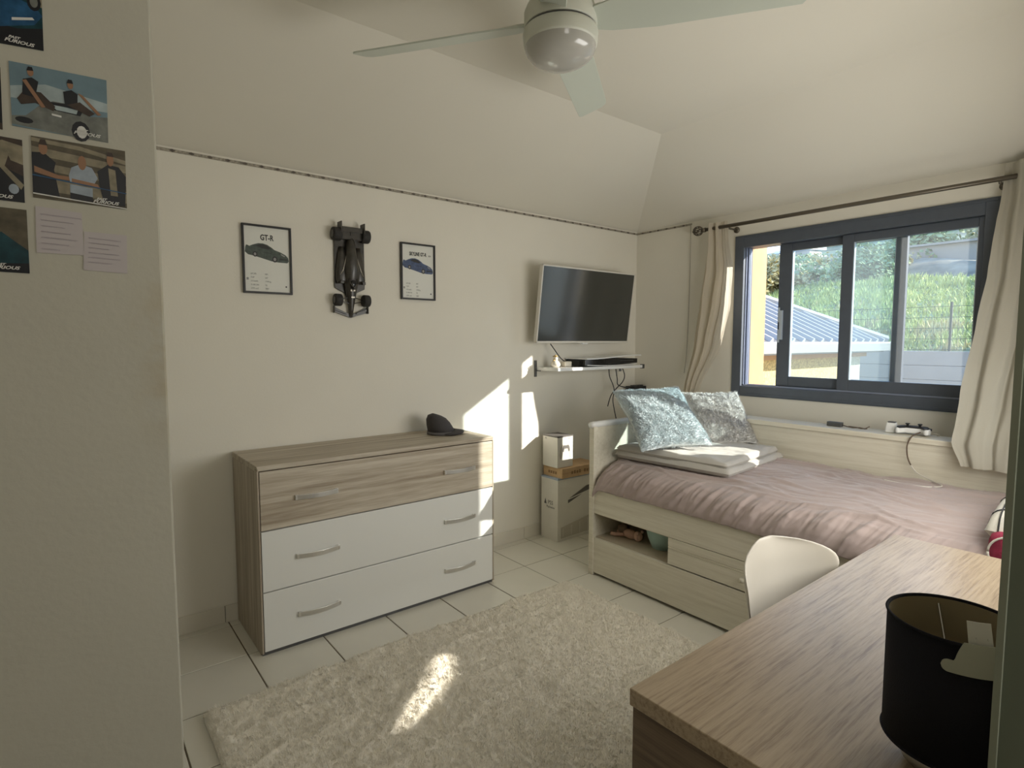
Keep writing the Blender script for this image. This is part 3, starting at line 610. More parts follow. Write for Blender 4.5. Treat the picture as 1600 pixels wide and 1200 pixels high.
fw = B(); fw.prism([(-.098, -.205), (-.02, -.240), (.02, -.240), (.098, -.205), (.098, -.235), (.0, -.266), (-.098, -.235)], 'Y', -.016, -.010); fw.prism([(-.094, -.214), (-.03, -.238), (-.03, -.246), (-.094, -.226)], 'Y', -.024, -.020); fw.prism([(.094, -.214), (.03, -.238), (.03, -.246), (.094, -.226)], 'Y', -.024, -.020)
fw.box(-.101, -.097, -.034, -.006, -.24, -.198).box(.097, .101, -.034, -.006, -.24, -.198).build('front_wing', M['racer'], rc, bevel=.001)
B().ell((0, -.052, -.075), .018, .014, .03, 12, 8).build('cockpit', M['blackg'], rc, smooth=True)
B().tube([(-.024, -.056, -.045), (-.022, -.072, -.075), (0, -.074, -.10), (.022, -.072, -.075), (.024, -.056, -.045)], .0032, 6).tube([(0, -.074, -.10), (0, -.05, -.115)], .003, 6).build('halo', M['racer'], rc, smooth=True)
B().box(-.013, .015, -.052, -.046, -.118, -.108).box(-.008, .014, -.046, -.042, -.155, -.146).build('silver_badge', M['racerh'], rc, bevel=.001)

# ================================================================== TELEVISION
tv = thing('television', 'flat television with thin pale bezel tilted down on the back wall', 'television', (-.735, -.155, 1.707))
TW, TH = .975, .545
tl_ = math.atan2(.07, .545)
RT = Matrix.Rotation(tl_, 4, 'X')
def tvp(b, *a, **k): 
    o = b.build(*a, **k); o.matrix_local = RT; return o
tvp(B().box(-TW/2, TW/2, .0, .03, -TH/2, TH/2), 'casing', M['tvw'], tv, bevel=.004)
tvp(B().box(-TW/2+.010, TW/2-.010, -.0015, .001, -TH/2+.014, TH/2-.010), 'screen', M['screen'], tv)
bz = B(); e = .012
bz.box(-TW/2, TW/2, -.004, .002, TH/2-.010, TH/2).box(-TW/2, TW/2, -.004, .002, -TH/2, -TH/2+.014).box(-TW/2, -TW/2+.010, -.004, .002, -TH/2, TH/2)
bz.box(TW/2-.010, TW/2, -.004, .002, -TH/2, TH/2)
tvp(bz, 'bezel', M['tvw'], tv, bevel=.0015)
tvp(B().box(-.03, .03, -.004, .02, -TH/2-.010, -TH/2), 'logo_tab', M['whiteg'], tv, bevel=.002)
B().box(-.12, .12, .145, .154, -.12, .12).box(-.02, .02, .03, .15, .0, .04).build('wall_bracket', M['dsteel'], tv)
# ================================================================== SHELF
sh = thing('wall_shelf', 'narrow white wall shelf on steel brackets below the television', 'shelf', (-.66, -.12, 1.26))
so3 = (-.66, -.12, 1.26)
B().box(-1.12, -.20, -.24, -.002, 1.238, 1.26).build('board', M['whiteg'], sh, org=so3, bevel=.002)
B().box(-1.136, -1.118, -.012, -.0, 1.19, 1.31).box(-1.132, -1.121, -.06, -.01, 1.232, 1.238).build('bracket', M['dsteel'], sh, org=so3, bevel=.001)
B().box(-.200, -.180, -.245, -.215, 1.232, 1.266).build('bracket', M['dsteel'], sh, org=so3, bevel=.001)
B().tube([(-.42, -.2, 1.238), (-.42, -.2, 1.215)], .01, 10).build('screw_knob', M['dsteel'], sh, org=so3)
# games console lying flat
gc = thing('games_console', 'games console lying flat on the shelf, white shells around a black body', 'games console', (-.53, -.115, 1.261))
def curve_slab(z0f, z1f, yf, xa, xb, nx=28, name='x', m=None):
    b = B(); vs = []
    for i in range(nx+1):
        x = xa+(xb-xa)*i/nx; y0, y1 = yf(x); vs += [(x, y0, z0f(x)), (x, y1, z0f(x)), (x, y1, z1f(x)), (x, y0, z1f(x))]
    fs = [(4*k+j, 4*k+(j+1) % 4, 4*k+4+(j+1) % 4, 4*k+4+j) for k in range(nx) for j in range(4)] + [(0, 1, 2, 3), tuple(4*nx+j for j in (3, 2, 1, 0))]
    b.add(vs, fs); return b.build(name, m, gc, smooth=False, bevel=.002)
curve_slab(lambda x: .012+.006*math.sin(x*6), lambda x: .062-.010*abs(x)/.3, lambda x: (-.105, .10), -.30, .29, name='body', m=M['blackg'])
curve_slab(lambda x: .064+.010*math.cos((x-.32)*5.2), lambda x: .071+.010*math.cos((x-.32)*5.2)+.002, lambda x: (-.123+.01*math.sin(x*5), .112), -.31, .33, name='upper_shell', m=M['whiteg'])
curve_slab(lambda x: .001+.009*(abs(x)/.3)**2, lambda x: .007+.009*(abs(x)/.3)**2, lambda x: (-.118, .112), -.29, .27, name='lower_shell', m=M['whiteg'])
B().box(.08, .24, -.107, -.104, .036, .040).build('disc_slot', M['dsteel'], gc)
# small things on the shelf
fg = thing('figurine', 'small cream figurine with a brass topknot on the shelf left end', 'figurine', (-1.035, -.12, 1.261))
B().lathe([(0, 0), (.028, .002), (.036, .015), (.034, .03), (.022, .045), (.018, .05), (0, .052)], n=20).build('body', M['cream'], fg, smooth=True)
B().ell((0, 0, .062), .018, .018, .017, 16, 10).build('head', M['cream'], fg, smooth=True)
B().tube([(.017*math.cos(a*PI/8), .017*math.sin(a*PI/8), .079+.002*(a % 2)) for a in range(17)], .0035, 6).ell((0, 0, .084), .006, .006, .007, 10, 6).build('topknot', M['gold'], fg, smooth=True)
B().ell((-.019, -.004, .052), .006, .006, .008, 8, 6).build('arm', M['gold'], fg, smooth=True)
sbx = thing('small_white_box', 'small white plug box beside the figurine on the shelf', 'box', (-.925, -.12, 1.261))
B().box(-.034, .034, -.022, .022, 0, .040).build('case', M['cream'], sbx, bevel=.004)
B().box(-.034, .034, -.0228, -.0218, .029, .031).build('lid_seam', M['boxg'], sbx)
def cable(name, label, pts, r, m, res=6):
    P = [Vector(p) for p in pts]; q = []
    for i in range(len(P)-1):
        p0, p1, p2, p3 = P[max(i-1, 0)], P[i], P[i+1], P[min(i+2, len(P)-1)]
        for k in range(res):
            t = k/res; q.append(.5*((2*p1)+(-p0+p2)*t+(2*p0-5*p1+4*p2-p3)*t*t+(-p0+3*p1-3*p2+p3)*t**3))
    q.append(P[-1])
    o = B().tube([p-P[0] for p in q], r, 6).build(name, m, smooth=True); o.location = P[0]
    return tag(o, label, 'cable')
cable('power_cable', 'dark cable running from the television down to the white plug box', [(-1.03, -.06, 1.43), (-1.01, -.09, 1.38), (-.97, -.10, 1.33), (-.925, -.10, 1.30)], .004, M['cable'])
cable('power_cable', 'leftmost dark cable dropping from the shelf behind the bed end', [(-.44, -.10, 1.236), (-.43, -.10, 1.17), (-.41, -.12, 1.10), (-.42, -.14, 1.05), (-.50, -.2, .98), (-.50, -.25, .80)], .004, M['cable'])
cable('power_cable', 'middle dark cable dropping from the shelf to the power strip', [(-.36, -.10, 1.236), (-.34, -.10, 1.15), (-.37, -.14, 1.10), (-.30, -.2, 1.075)], .004, M['cable'])
cable('power_cable', 'rightmost dark cable looping under the shelf towards the power strip', [(-.28, -.10, 1.236), (-.25, -.10, 1.17), (-.30, -.12, 1.12), (-.40, -.15, 1.08), (-.50, -.18, 1.03), (-.56, -.2, .95)], .004, M['cable'])
cable('blind_cord', 'thin grey cord hanging down the wall left of the left curtain', [(-.012, -.528, 2.33), (-.012, -.53, 1.9), (-.014, -.52, 1.4), (-.014, -.50, 1.20)], .0025, M['cableg'])
# set on the corner: black splitter box behind the pillows
pw = thing('power_strip', 'black power box on the wall corner behind the blue-grey cushion', 'power strip', (-.075, -.085, 1.035))
B().box(-.075, .075, -.04, .06, 0, .040).build('case', M['black'], pw, bevel=.004)
for k in range(4): B().box(-.065+k*.034, -.040+k*.034, -.018, .018, .040, .050).build('plug', M['dsteel'], pw, bevel=.003)

# ================================================================== CARTONS
def carton(name, label, x0, x1, y0, y1, z0, z1, m, bev=.002):
    t = thing(name, label, 'box', ((x0+x1)/2, (y0+y1)/2, z0)); o = ((x0+x1)/2, (y0+y1)/2, z0)
    B().box(x0, x1, y0, y1, z0, z1).build('carton', m, t, org=o, bevel=bev); return t, o
t, o = carton('console_box', 'large white console carton standing on the floor by the bed end', -1.092, -.62, -.215, -.035, 0, .462, M['boxw'])
B().box(-1.0925, -.6195, -.2155, -.0345, .452, .4625).build('lid_edge', M['boxl'], t, org=o)
B().prism([(-.99, .270), (-.80, .335), (-.62, .36), (-.62, .385), (-.80, .375), (-.99, .300)], 'Y', -.2158, -.2148).build('console_print', M['boxd'], t, org=o)
B().prism([(-.99, .295), (-.62, .36), (-.62, .366), (-.99, .302)], 'Y', -.2162, -.2157).build('console_print_light', M['boxw'], t, org=o)
B().prism([(-1.06, .10), (-.62, .17), (-.62, .03), (-1.06, .02)], 'Y', -.2158, -.2148).build('grey_print_panel', M['boxg'], t, org=o)
for k in range(5): B().box(-1.04+k*.085, -1.036+k*.085, -.2162, -.2157, .03, .09+k*.012).build('print_line', M['boxw'], t, org=o)
text('PS5', .042, 'logo_lettering', M['boxd'], t, (-1.0928-o[0], -.110-o[1], .262), rot=(PI/2, 0, -PI/2), sx=.9)
B().prism([(-.070, .260), (-.095, .260), (-.082, .300)], 'X', -1.0932, -1.092).build('logo_mark', M['boxd'], t, org=o)
text('PlayStation', .022, 'logo_lettering', M['boxd'], t, (-1.0928-o[0], -.095-o[1], .236), rot=(PI/2, 0, -PI/2), sx=.9)
t, o = carton('flat_cardboard_box', 'flat brown cardboard box lying on the white console carton', -1.066, -.68, -.232, -.03, .463, .535, M['card'])
B().box(-1.066, -.68, -.2325, -.2315, .498, .4995).build('flap_seam', M['cardd'], t, org=o)
for k in range(8):
    if k != 4: B().box(-.975+k*.026, -.957+k*.026, -.2326, -.2318, .487, .487+.020+.004*(k % 2)).build('print_mark', M['cardd'], t, org=o)
for k in range(4): B().box(-1.0668, -1.0658, -.085-k*.024, -.102-k*.024, .487, .507).build('print_mark', M['cardd'], t, org=o)
t, o = carton('controller_box', 'small white game controller carton on top of the box stack', -1.078, -.925, -.195, -.035, .536, .765, M['boxw'])
# pad picture on its front
pad = [(-.07, -.075), (-.075, -.04), (-.062, .02), (-.045, .045), (-.02, .040), (.02, .040), (.045, .045), (.062, .02), (.075, -.04), (.07, -.075), (.05, -.075), (.033, -.02), (-.033, -.02), (-.05, -.075)]
B().prism([(-.995+x*.85, .665+z*.85) for x, z in pad], 'Y', -.1962, -.1948).build('controller_print', M['boxg'], t, org=o)
B().prism([(-.995+x*.5, .680+z*.4) for x, z in pad], 'Y', -.1968, -.1960).build('controller_print_detail', M['boxd'], t, org=o)
B().box(-1.0785, -.9245, -.1955, -.0345, .757, .7655).build('lid_edge', M['boxd'], t, org=o)
text('PS', .02, 'logo_lettering', M['boxd'], t, (-1.0787-o[0], -.06-o[1], .735-.536), rot=(PI/2, 0, -PI/2))
text('PS5', .018, 'logo_lettering', M['boxd'], t, (-.975-o[0], -.1955-o[1], .735-.536))

# ================================================================== BED
bd = thing('daybed', 'cream wooden daybed with storage niche and drawers under the window', 'bed', (-.75, -1.75, 0))
bo = (-.75, -1.75, 0)
YL, YR = -.735, -2.86
for (ya, yb, nm) in ((YL, YL-.030, 'headboard'), (YR, YR+.03, 'footboard')):
    hb = B().box(-1.290, -.18, min(ya, yb), max(ya, yb), .02, .925).build(nm, M['bed'], bd, org=bo, bevel=.002)
    B().box(-1.312, -1.285, min(ya, yb)-.004, max(ya, yb)+.004, 0, .930).build('post', M['bed'], hb, org=bo, bevel=.003)
    ym = (ya+yb)/2
    B().tube([(-1.325, ym, .938), (-1.30, ym, .938), (-1.29, ym, .938), (-.18, ym, .938)], [.017, .021, .021, .021], 16).build('top_rail', M['whiteg'], hb, org=bo, smooth=True)
B().box(-.335, -.312, YR+.03, YL-.03, .02, .915).build('back_panel', M['bed'], bd, org=bo, bevel=.002)
B().box(-.350, -.18, YR+.03, YL-.03, .915, .945).build('ledge', M['bed'], bd, org=bo, bevel=.005)
B().box(-1.305, -1.283, YR+.03, YL-.03, .392, .565).build('side_rail', M['bed'], bd, org=bo, bevel=.002)
B().box(-1.28, -.34, YR+.03, YL-.03, .380, .392).build('slat_base', M['bed_in'], bd, org=bo)
B().box(-1.28, -.34, YR+.03, YL-.03, .225, .240).build('niche_floor', M['bed_in'], bd, org=bo)
B().box(-.80, -.785, YR+.03, YL-.03, .24, .38).build('niche_back', M['bed_in'], bd, org=bo)
B().box(-1.28, -.80, -1.312, -1.325, .24, .38).build('niche_divider', M['bed_in'], bd, org=bo)
for (ya, yb) in ((-1.314, -1.81), (-1.814, -2.31), (-2.314, YR+.032)):
    d = B().box(-1.303, -1.283, yb, ya, .243, .326).box(-1.303, -1.283, yb, ya, .331, .338).box(-1.303, -1.283, yb, ya, .343, .389).box(-1.300, -1.284, yb, ya, .243, .389).build('drawer', M['bed'], bd, org=bo, bevel=.0012)
    kb = B().lathe([(0, .022), (.012, .02), (.014, .012), (.007, .006), (.007, 0), (0, 0)], n=14).build('knob', M['bed'], d, smooth=True)
    kb.rotation_euler = (0, -PI/2, 0); kb.location = (-1.303-bo[0], ya-.435-bo[1], .300)
B().box(-1.305, -1.283, YR+.032, YL-.032, .018, .236).build('trundle_front', M['bed'], bd, org=bo, bevel=.0015)
B().box(-1.27, -.34, YR+.04, YL-.04, .03, .21).build('trundle_body', M['bed_in'], bd, org=bo)
# niche contents
pt = thing('plush_toy', 'small peach and brown plush toy lying in the bed niche', 'toy', (-1.15, -.93, .241))
B().ell((0, 0, .028), .032, .05, .028, 18, 12, fn=lambda d: 1+.08*fbm(d*3)).build('body', M['peach'], pt, smooth=True)
B().ell((-.01, -.066, .034), .028, .028, .030, 16, 10).build('head', M['peach'], pt, smooth=True)
B().ell((.02, .07, .038), .035, .04, .036, 16, 10, fn=lambda d: 1+.15*fbm(d*4)).build('scarf', M['brownp'], pt, smooth=True)
for s in (-1, 1): B().tube([(s*.015, .04, .02), (s*.03-.02, .08, .018), (s*.03-.03, .105, .02)], [.014, .011, .012], 10).build('leg', M['peach'], pt, smooth=True)
for s in (-1, 1): B().ell((s*.02-.01, -.080, .060), .009, .009, .010, 10, 6).build('ear', M['peach'], pt, smooth=True)
bu = thing('mint_bowl', 'mint green plastic bowl in the bed niche beside the plush toy', 'bowl', (-1.12, -1.145, .241))
B().lathe([(0, 0), (.06, 0), (.085, .06), (.098, .115), (.102, .12), (.100, .123), (.094, .118), (.080, .06), (.055, .006), (0, .006)], n=36).build('basin', M['mint'], bu, smooth=True)
B().lathe([(.098, .112), (.106, .114), (.106, .124), (.098, .125)], n=36, closed=True).build('rim', M['mint'], bu, smooth=True)

# mattress and sheet
mt = thing('mattress', 'mattress under a rumpled dusty mauve sheet on the daybed', 'mattress', (-.8, -1.8, .392)); mo_ = (-.8, -1.8, .392)
B().box(-1.235, -.36, YR+.07, YL-.07, .392, .60).build('core', M['gridw'], mt, org=mo_, bevel=.03)
prof = [(-.338, .66), (-.36, .712), (-.50, .722), (-.80, .718), (-1.05, .708), (-1.16, .696), (-1.225, .672), (-1.270, .645), (-1.296, .61), (-1.310, .575), (-1.313, .545)]
pl_ = [0]
for a, c in zip(prof, prof[1:]): pl_.append(pl_[-1]+math.dist(a, c))
def prof_at(s):
    s *= pl_[-1]
    for i in range(len(prof)-1):
        if s <= pl_[i+1] or i == len(prof)-2:
            k = (s-pl_[i])/(pl_[i+1]-pl_[i]); a, c = prof[i], prof[i+1]
            tx, tz = c[0]-a[0], c[1]-a[1]; l = math.hypot(tx, tz); return a[0]+tx*k, a[1]+tz*k, -tz/l*-1, tx/l*-1
def ridge(p): return 1-abs(noise.noise(Vector(p)))*2.2
def rd(p, k=4.2): return max(0, 1-abs(noise.noise(Vector(p)))*k)
def sheetf(u, v):
    y = (YL-.034) + v*((YR+.034)-(YL-.034)); x, z, nx, nz = prof_at(u)
    nx, nz = (-abs(nx) if x < -1.0 else 0), abs(nz)
    top = 1-dome_clip(-x, 1.14, 1.27)
    wx, wy = x+.12*noise.noise(Vector((x*2, y*2, 3))), y+.15*noise.noise(Vector((x*2, y*2, 8)))
    d = .013*rd((wx*6.5+wy*1.1, wy*1.2, 1), 3.6)**1.3 + .009*rd((wx*13-wy*1.8, wy*2.2, 4))**1.2 + .005*rd((wx*24+wy*3, wy*4, 11)) + .010*noise.noise(Vector((x*3, y*3, 0)))
    s = .015*rd((y*7.5+z*6, z*2.4, 2), 3.4)**1.2 + .010*rd((y*15+z*11-wx, z*3.5, 7))**1.2 + .005*rd((y*30+z*16, z*6, 17)) + .008*noise.noise(Vector((y*5, z*5, 0)))
    sag = dome_clip(-z, -.62, -.545)
    dd = d*top + s*(1-top)*(1-.6*sag)
    ends = min(1, min(v, 1-v)/.03); zz = z-.05*(1-ends)**2 + dd*nz + .010*noise.noise(Vector((y*3.5, 5, 0)))*sag
    return (x+dd*nx-mo_[0], y-mo_[1], zz-mo_[2])
sg = B().grid(sheetf, 150, 420); sg.keep = 1
so_ = sg.build('sheet', M['sheet'], mt, smooth=True, solid=.004)
# folded duvet
def slab(cs, z0, z1, name, label, m, cat, rnd=.03, seed=0, parent=None, nm=None):
    cx = sum(c[0] for c in cs)/4; cy = sum(c[1] for c in cs)/4
    b = B(); N = 60
    def P(u, v, top):
        a = Vector(cs[0]).lerp(Vector(cs[1]), v); c = Vector(cs[3]).lerp(Vector(cs[2]), v); p = a.lerp(c, u)
        e = min(u, 1-u, v, 1-v)*2; r = min(1, e/.10); k = math.sqrt(max(0, 1-(1-r)**2))
        h = (z1-z0)/2; zm = (z0+z1)/2; pu = .013*fbm((p.x*5+seed, p.y*5, seed)) + .006*noise.noise(Vector((p.x*16, p.y*9, seed)))
        return (p.x-cx, p.y-cy, (zm + (h*k+pu*k) if top else zm-h*k) - z0)
    b.grid(lambda u, v: P(u, v, 1), N, N); b.grid(lambda u, v: P(1-u, v, 0), N, N)
    return b, (cx, cy, z0)
dv = None
dcs = [(-1.155, -.80), (-1.105, -1.545), (-.40, -1.49), (-.40, -.80)]
b, o = slab(dcs, .722, .772, '', '', None, '')
dv = thing('folded_duvet', 'beige folded duvet lying under the cushions on the bed', 'blanket', o)
b.build('lower_fold', M['duvet'], dv, smooth=True)
b, o2 = slab([(-1.148, -.805), (-1.085, -1.52), (-.41, -1.46), (-.41, -.81)], .760, .806, '', '', None, '', seed=5)
b.build('upper_fold', M['duvet'], dv, smooth=True, org=(o[0]-o2[0], o[1]-o2[1], -(o2[2]-o[2])))
# cushions
def cushion(name, label, loc, rot, w_, th, m, mb_, nf, seed, fur=.013):
    t = thing(name, label, 'cushion', loc); t.rotation_euler = rot
    def P(u, v, s):
        X = (u*2-1); Z = (v*2-1); k = (1-X**4)*(1-Z**4); c = 1+.07*(abs(X)*abs(Z))**2 - .05*(1-abs(X*Z))*(max(abs(X), abs(Z))**4)
        y = s*th*max(0, k)**.45*(.75+.25*(1-(X*X+Z*Z)/2)) + .008*fbm((X*2, Z*2, seed))
        return Vector((X*w_/2*c, y, Z*w_/2*c))
    b = B().grid(lambda u, v: P(u, v, -1), 32, 32); b.grid(lambda u, v: P(1-u, v, 1), 32, 32)
    b.build('cover', m, t, smooth=True)
    f = B(); f.keep = 1; rnd = random.Random(seed)
    for i in range(nf):
        u, v = rnd.random(), rnd.random(); s = -1 if rnd.random() < .75 else 1
        p = P(u, v, s); n = Vector(((u*2-1)*.4, s, (v*2-1)*.4)).normalized()
        cl = Vector((noise.noise(Vector((u*11, v*11, seed))), 0, noise.noise(Vector((u*11, v*11, seed+9)))))*1.5
        d = (n + cl*.6 + Vector((rnd.uniform(-.4, .4), 0, rnd.uniform(-.4, .4)))).normalized()*fur*rnd.uniform(.6, 1.2)
        q = d.orthogonal().normalized()*.0022
        f.add([p-q, p+q, p+d], [(0, 1, 2)])
    f.build('fur', m, t)['kind'] = 'stuff'
    return t
cushion('fluffy_cushion', 'blue-grey fluffy square cushion leaning at the bed end', (-.99, -1.02, .985), (-.828, -.032, -.375), .44, .07, M['cushb'], None, 26000, 3)
cushion('fluffy_cushion', 'silver-grey fluffy cushion slumped against the bed ledge, behind the blue-grey one', (-.455, -1.085, .945), (-.69, .0, -.473), .38, .065, M['cushg'], None, 22000, 8)
# gridded pillow and crimson bag at the far right
gp = thing('grid_pillow', 'white pillow with black grid lines at the foot of the bed', 'pillow', (-.95, -2.725, .80)); gp.rotation_euler = (0, math.radians(-8), 0)
def gpf(u, v, s):
    X = u*2-1; Z = v*2-1; k = max(0, (1-X**4)*(1-Z**4))**.5
    return (X*.27, Z*.10, s*.085*k)
B().grid(lambda u, v: gpf(u, v, 1), 24, 24).grid(lambda u, v: gpf(1-u, v, -1), 24, 24).build('cover', M['gridw'], gp, smooth=True)
gl = B()
for k in (.12, .34, .56, .78):
    gl.tube([Vector(gpf(k, t/16, 1))*1.01 for t in range(17)], .003, 4)
for k in (.2, .5, .8):
    gl.tube([Vector(gpf(t/24, k, 1))*1.01 for t in range(25)], .003, 4)
gl.build('grid_lines', M['ink'], gp)
cb = thing('crimson_cushion', 'crimson cushion with cream piping below the gridded pillow', 'cushion', (-1.20, -2.72, .70))
B().ell((0, 0, 0), .07, .085, .075, 20, 14, fn=lambda d: 1/max(abs(d.x)**5+abs(d.y)**5+abs(d.z)**5, .05)**.2*.92).build('cover', M['crimson'], cb, smooth=True)
B().tube([(-.066, .072*math.cos(a*PI/14), .066*math.sin(a*PI/14)) for a in range(29)], .004, 6).build('piping', M['gridw'], cb, smooth=True)

# ledge items
ch = thing('usb_charger', 'small dark grey charger with short cable on the bed ledge', 'charger', (-.25, -1.715, .9455))
B().box(-.018, .018, -.040, .040, 0, .026).build('block', M['dsteel'], ch, bevel=.003)
B().tube([(0, -.04, .012), (.0, -.065, .006), (-.01, -.10, .004), (.01, -.13, .006), (-.01, -.165, .005), (.0, -.185, .020)], .003, 6).tube([(.01, -.07, .006), (.02, -.11, .004), (-.005, -.14, .004), (.01, -.17, .004)], .003, 6).build('lead', M['cableb'], ch, smooth=True)
pc = thing('game_controller', 'black and white game controller lying on the bed ledge', 'game controller', (-.255, -2.115, .946), math.radians(4))
def padpts(k): return [(x*k, z*k) for x, z in [(-.075, -.05), (-.078, -.015), (-.062, .03), (-.045, .045), (-.015, .042), (.015, .042), (.045, .045), (.062, .03), (.078, -.015), (.075, -.05), (.058, -.056), (.036, -.018), (-.036, -.018), (-.058, -.056)]]
B().prism([(y, x) for x, y in padpts(1.0)], 'Z', .008, .040).build('shell', M['whiteg'], pc, bevel=.010)
B().prism([(y, x) for x, y in padpts(.92)], 'Z', .036, .046).build('upper_face', M['black'], pc, bevel=.003)
for s in (-1, 1):
    B().lathe([(.006, .04), (.006, .055), (.011, .058), (.010, .062), (0, .060)], c=(-.008, s*.028, 0), n=14).build('thumbstick', M['black'], pc, smooth=True)
    B().box(.035, .05, s*.055-.016, s*.055+.016, .022, .036).build('trigger', M['black'], pc, bevel=.003)
ds = thing('charging_dock', 'small white charging dock beside the game controller', 'charger', (-.245, -2.008, .946))
B().prism([(-.03, 0), (.03, 0), (.03, .02), (.012, .055), (-.012, .055), (-.03, .02)], 'Y', -.024, .024).build('housing', M['whiteg'], ds, bevel=.006)
B().box(-.012, .012, -.018, .018, .054, .060).build('contact_plate', M['dsteel'], ds, bevel=.001)
cable('charging_cable', 'brown cable end hanging from the ledge over the back panel', [(-.27, -2.15, .965), (-.352, -2.135, .950), (-.365, -2.12, .90), (-.365, -2.125, .84), (-.362, -2.14, .80)], .0035, M['cableb'])
cable('charging_cable', 'white cable trailing from the ledge onto the mauve sheet', [(-.362, -2.142, .798), (-.365, -2.17, .765), (-.40, -2.24, .745), (-.48, -2.31, .742), (-.56, -2.27, .742), (-.58, -2.18, .742), (-.56, -2.08, .742)], .003, M['cablew'])
cable('charging_cable', 'thin grey cable loop beside the controller under the right curtain', [(-.25, -2.19, .955), (-.26, -2.215, .965), (-.25, -2.23, .957), (-.24, -2.215, .951)], .0025, M['cableg'])

# ================================================================== RUG
RX0, RX1, RY0, RY1 = -3.47, -1.53, -2.35, -.765
rg = thing('shag_rug', 'cream shaggy rug on the tiled floor between dresser and desk', 'rug', ((RX0+RX1)/2, (RY0+RY1)/2, 0))
ro3 = ((RX0+RX1)/2, (RY0+RY1)/2, 0)
def rz(x, y):
    return .022 + .006*fbm((x*20, y*20, 0), 4) + .004*fbm((x*7, y*7, 0), 3) + .012*max(0, ridge((x*2.0+y*1.5, y*5-x*1.2, 4)))**3 + .007*max(0, ridge((x*7, y*9, 14)))**2 + .008*noise.noise(Vector((x*2.2, y*2.2, 7)))
def rugf(u, v):
    x = RX0+u*(RX1-RX0); y = RY0+v*(RY1-RY0); e = min(u*(RX1-RX0), (1-u)*(RX1-RX0), v*(RY1-RY0), (1-v)*(RY1-RY0))
    k = min(1, e/.03); k = math.sqrt(max(0, 1-(1-k)**2))
    wx = .012*noise.noise(Vector((y*4, 1, 0))); wy = .014*noise.noise(Vector((x*4, 2, 0)))
    return (x+wx-ro3[0], y+wy-ro3[1], .003+rz(x, y)*k)
rg_b = B().grid(rugf, 240, 200); rg_b.keep = 1
rg_b.build('backing', M['rug'], rg, smooth=True)
f = B(); f.keep = 1
for i in range(200000):
    u, v = random.random(), random.random()
    p = Vector(rugf(u, v)); x, y = p.x*4.2, p.y*4.2
    d = Vector((noise.noise(Vector((x*14, y*14, 1)))*1.8+random.uniform(-.6, .6), noise.noise(Vector((x*14, y*14, 5)))*1.8+random.uniform(-.6, .6), random.uniform(.5, 1.0))).normalized()*random.uniform(.008, .019)
    q = Vector((-d.y, d.x, 0)).normalized()*.0009
    f.add([p-q, p+q, p+d], [(0, 1, 2)])
f.build('pile', M['rug'], rg)['kind'] = 'stuff'

# ================================================================== CHAIR
cr = thing('shell_chair', 'white plastic shell chair tucked behind the desk', 'chair', (-2.172, -2.53, 0), math.radians(-5))
CT = [(0, -.215, .415, .19), (.08, -.20, .440, .215), (.25, -.10, .440, .232), (.45, .06, .425, .228), (.58, .15, .455, .212), (.70, .195, .54, .205), (.85, .225, .68, .222), (.93, .238, .748, .240), (.955, .242, .782, .236), (.972, .246, .806, .200), (.990, .250, .832, .12), (1.0, .251, .845, .02)]
def shellf(u, v):
    y, z, w_ = lerp_table(CT, v); X = u*2-1; back = dome_clip(v, .45, .72)
    lift = .105*abs(X*w_/.235)**2.4
    return (X*w_, y-lift*back*.9, z+lift*(1-back)*1.0)
g = B().grid(shellf, 30, 60); g.keep = 1
so4 = g.build('seat_shell', M['chair'], cr, smooth=True, solid=.006)
sub_ = so4.modifiers.new('sub', 'SUBSURF'); sub_.levels = 1; sub_.render_levels = 1
B().lathe([(0, .0), (.14, .0), (.15, .03), (.10, .045), (0, .045)], c=(0, 0, .375), n=24).build('under_frame', M['black'], cr)
for sx in (-1, 1):
    for sy in (-1, 1):
        B().tube([(sx*.12, sy*.10, .395), (sx*.20, sy*.19, 0)], [.016, .011], 10).build('leg', M['beech'], cr, smooth=True)
B().ell((0, -.02, .455), .19, .18, .028, 24, 10).build('seat_pad', M['chair'], cr, smooth=True)

# ================================================================== DESK
dk = thing('desk', 'brown oak desk reaching in from the lower right corner', 'desk', (-2.22, -2.69, 0)); ko = (-2.22, -2.69, 0)
DX0, DX1, DY0, DY1 = -2.962, -1.490, -2.965, -2.428
B().box(DX0, DX1, DY0, DY1, .714, .75).build('desktop', M['desk_x'], dk, org=ko, bevel=.002)
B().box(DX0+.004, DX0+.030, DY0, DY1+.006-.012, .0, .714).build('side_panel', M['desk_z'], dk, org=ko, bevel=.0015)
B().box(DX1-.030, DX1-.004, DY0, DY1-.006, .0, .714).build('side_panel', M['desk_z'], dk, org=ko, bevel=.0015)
B().box(DX0+.03, DX1-.03, DY0+.01, DY0+.025, .35, .714).build('back_panel', M['desk_z'], dk, org=ko)
B().box(DX0+.03, DX0+.42, DY0+.03, DY1-.03, .05, .70).build('drawer_body', M['desk_z'], dk, org=ko)
for k in range(3):
    d = B().box(DX0+.034, DX0+.416, DY1-.03, DY1-.012, .06+k*.215, .265+k*.215).build('drawer', M['desk_x'], dk, org=ko, bevel=.001)
    B().box(DX0+.17, DX0+.28, DY1-.012, DY1+.0, .16+k*.215, .17+k*.215).build('handle', M['silver'], d, org=ko, bevel=.002)

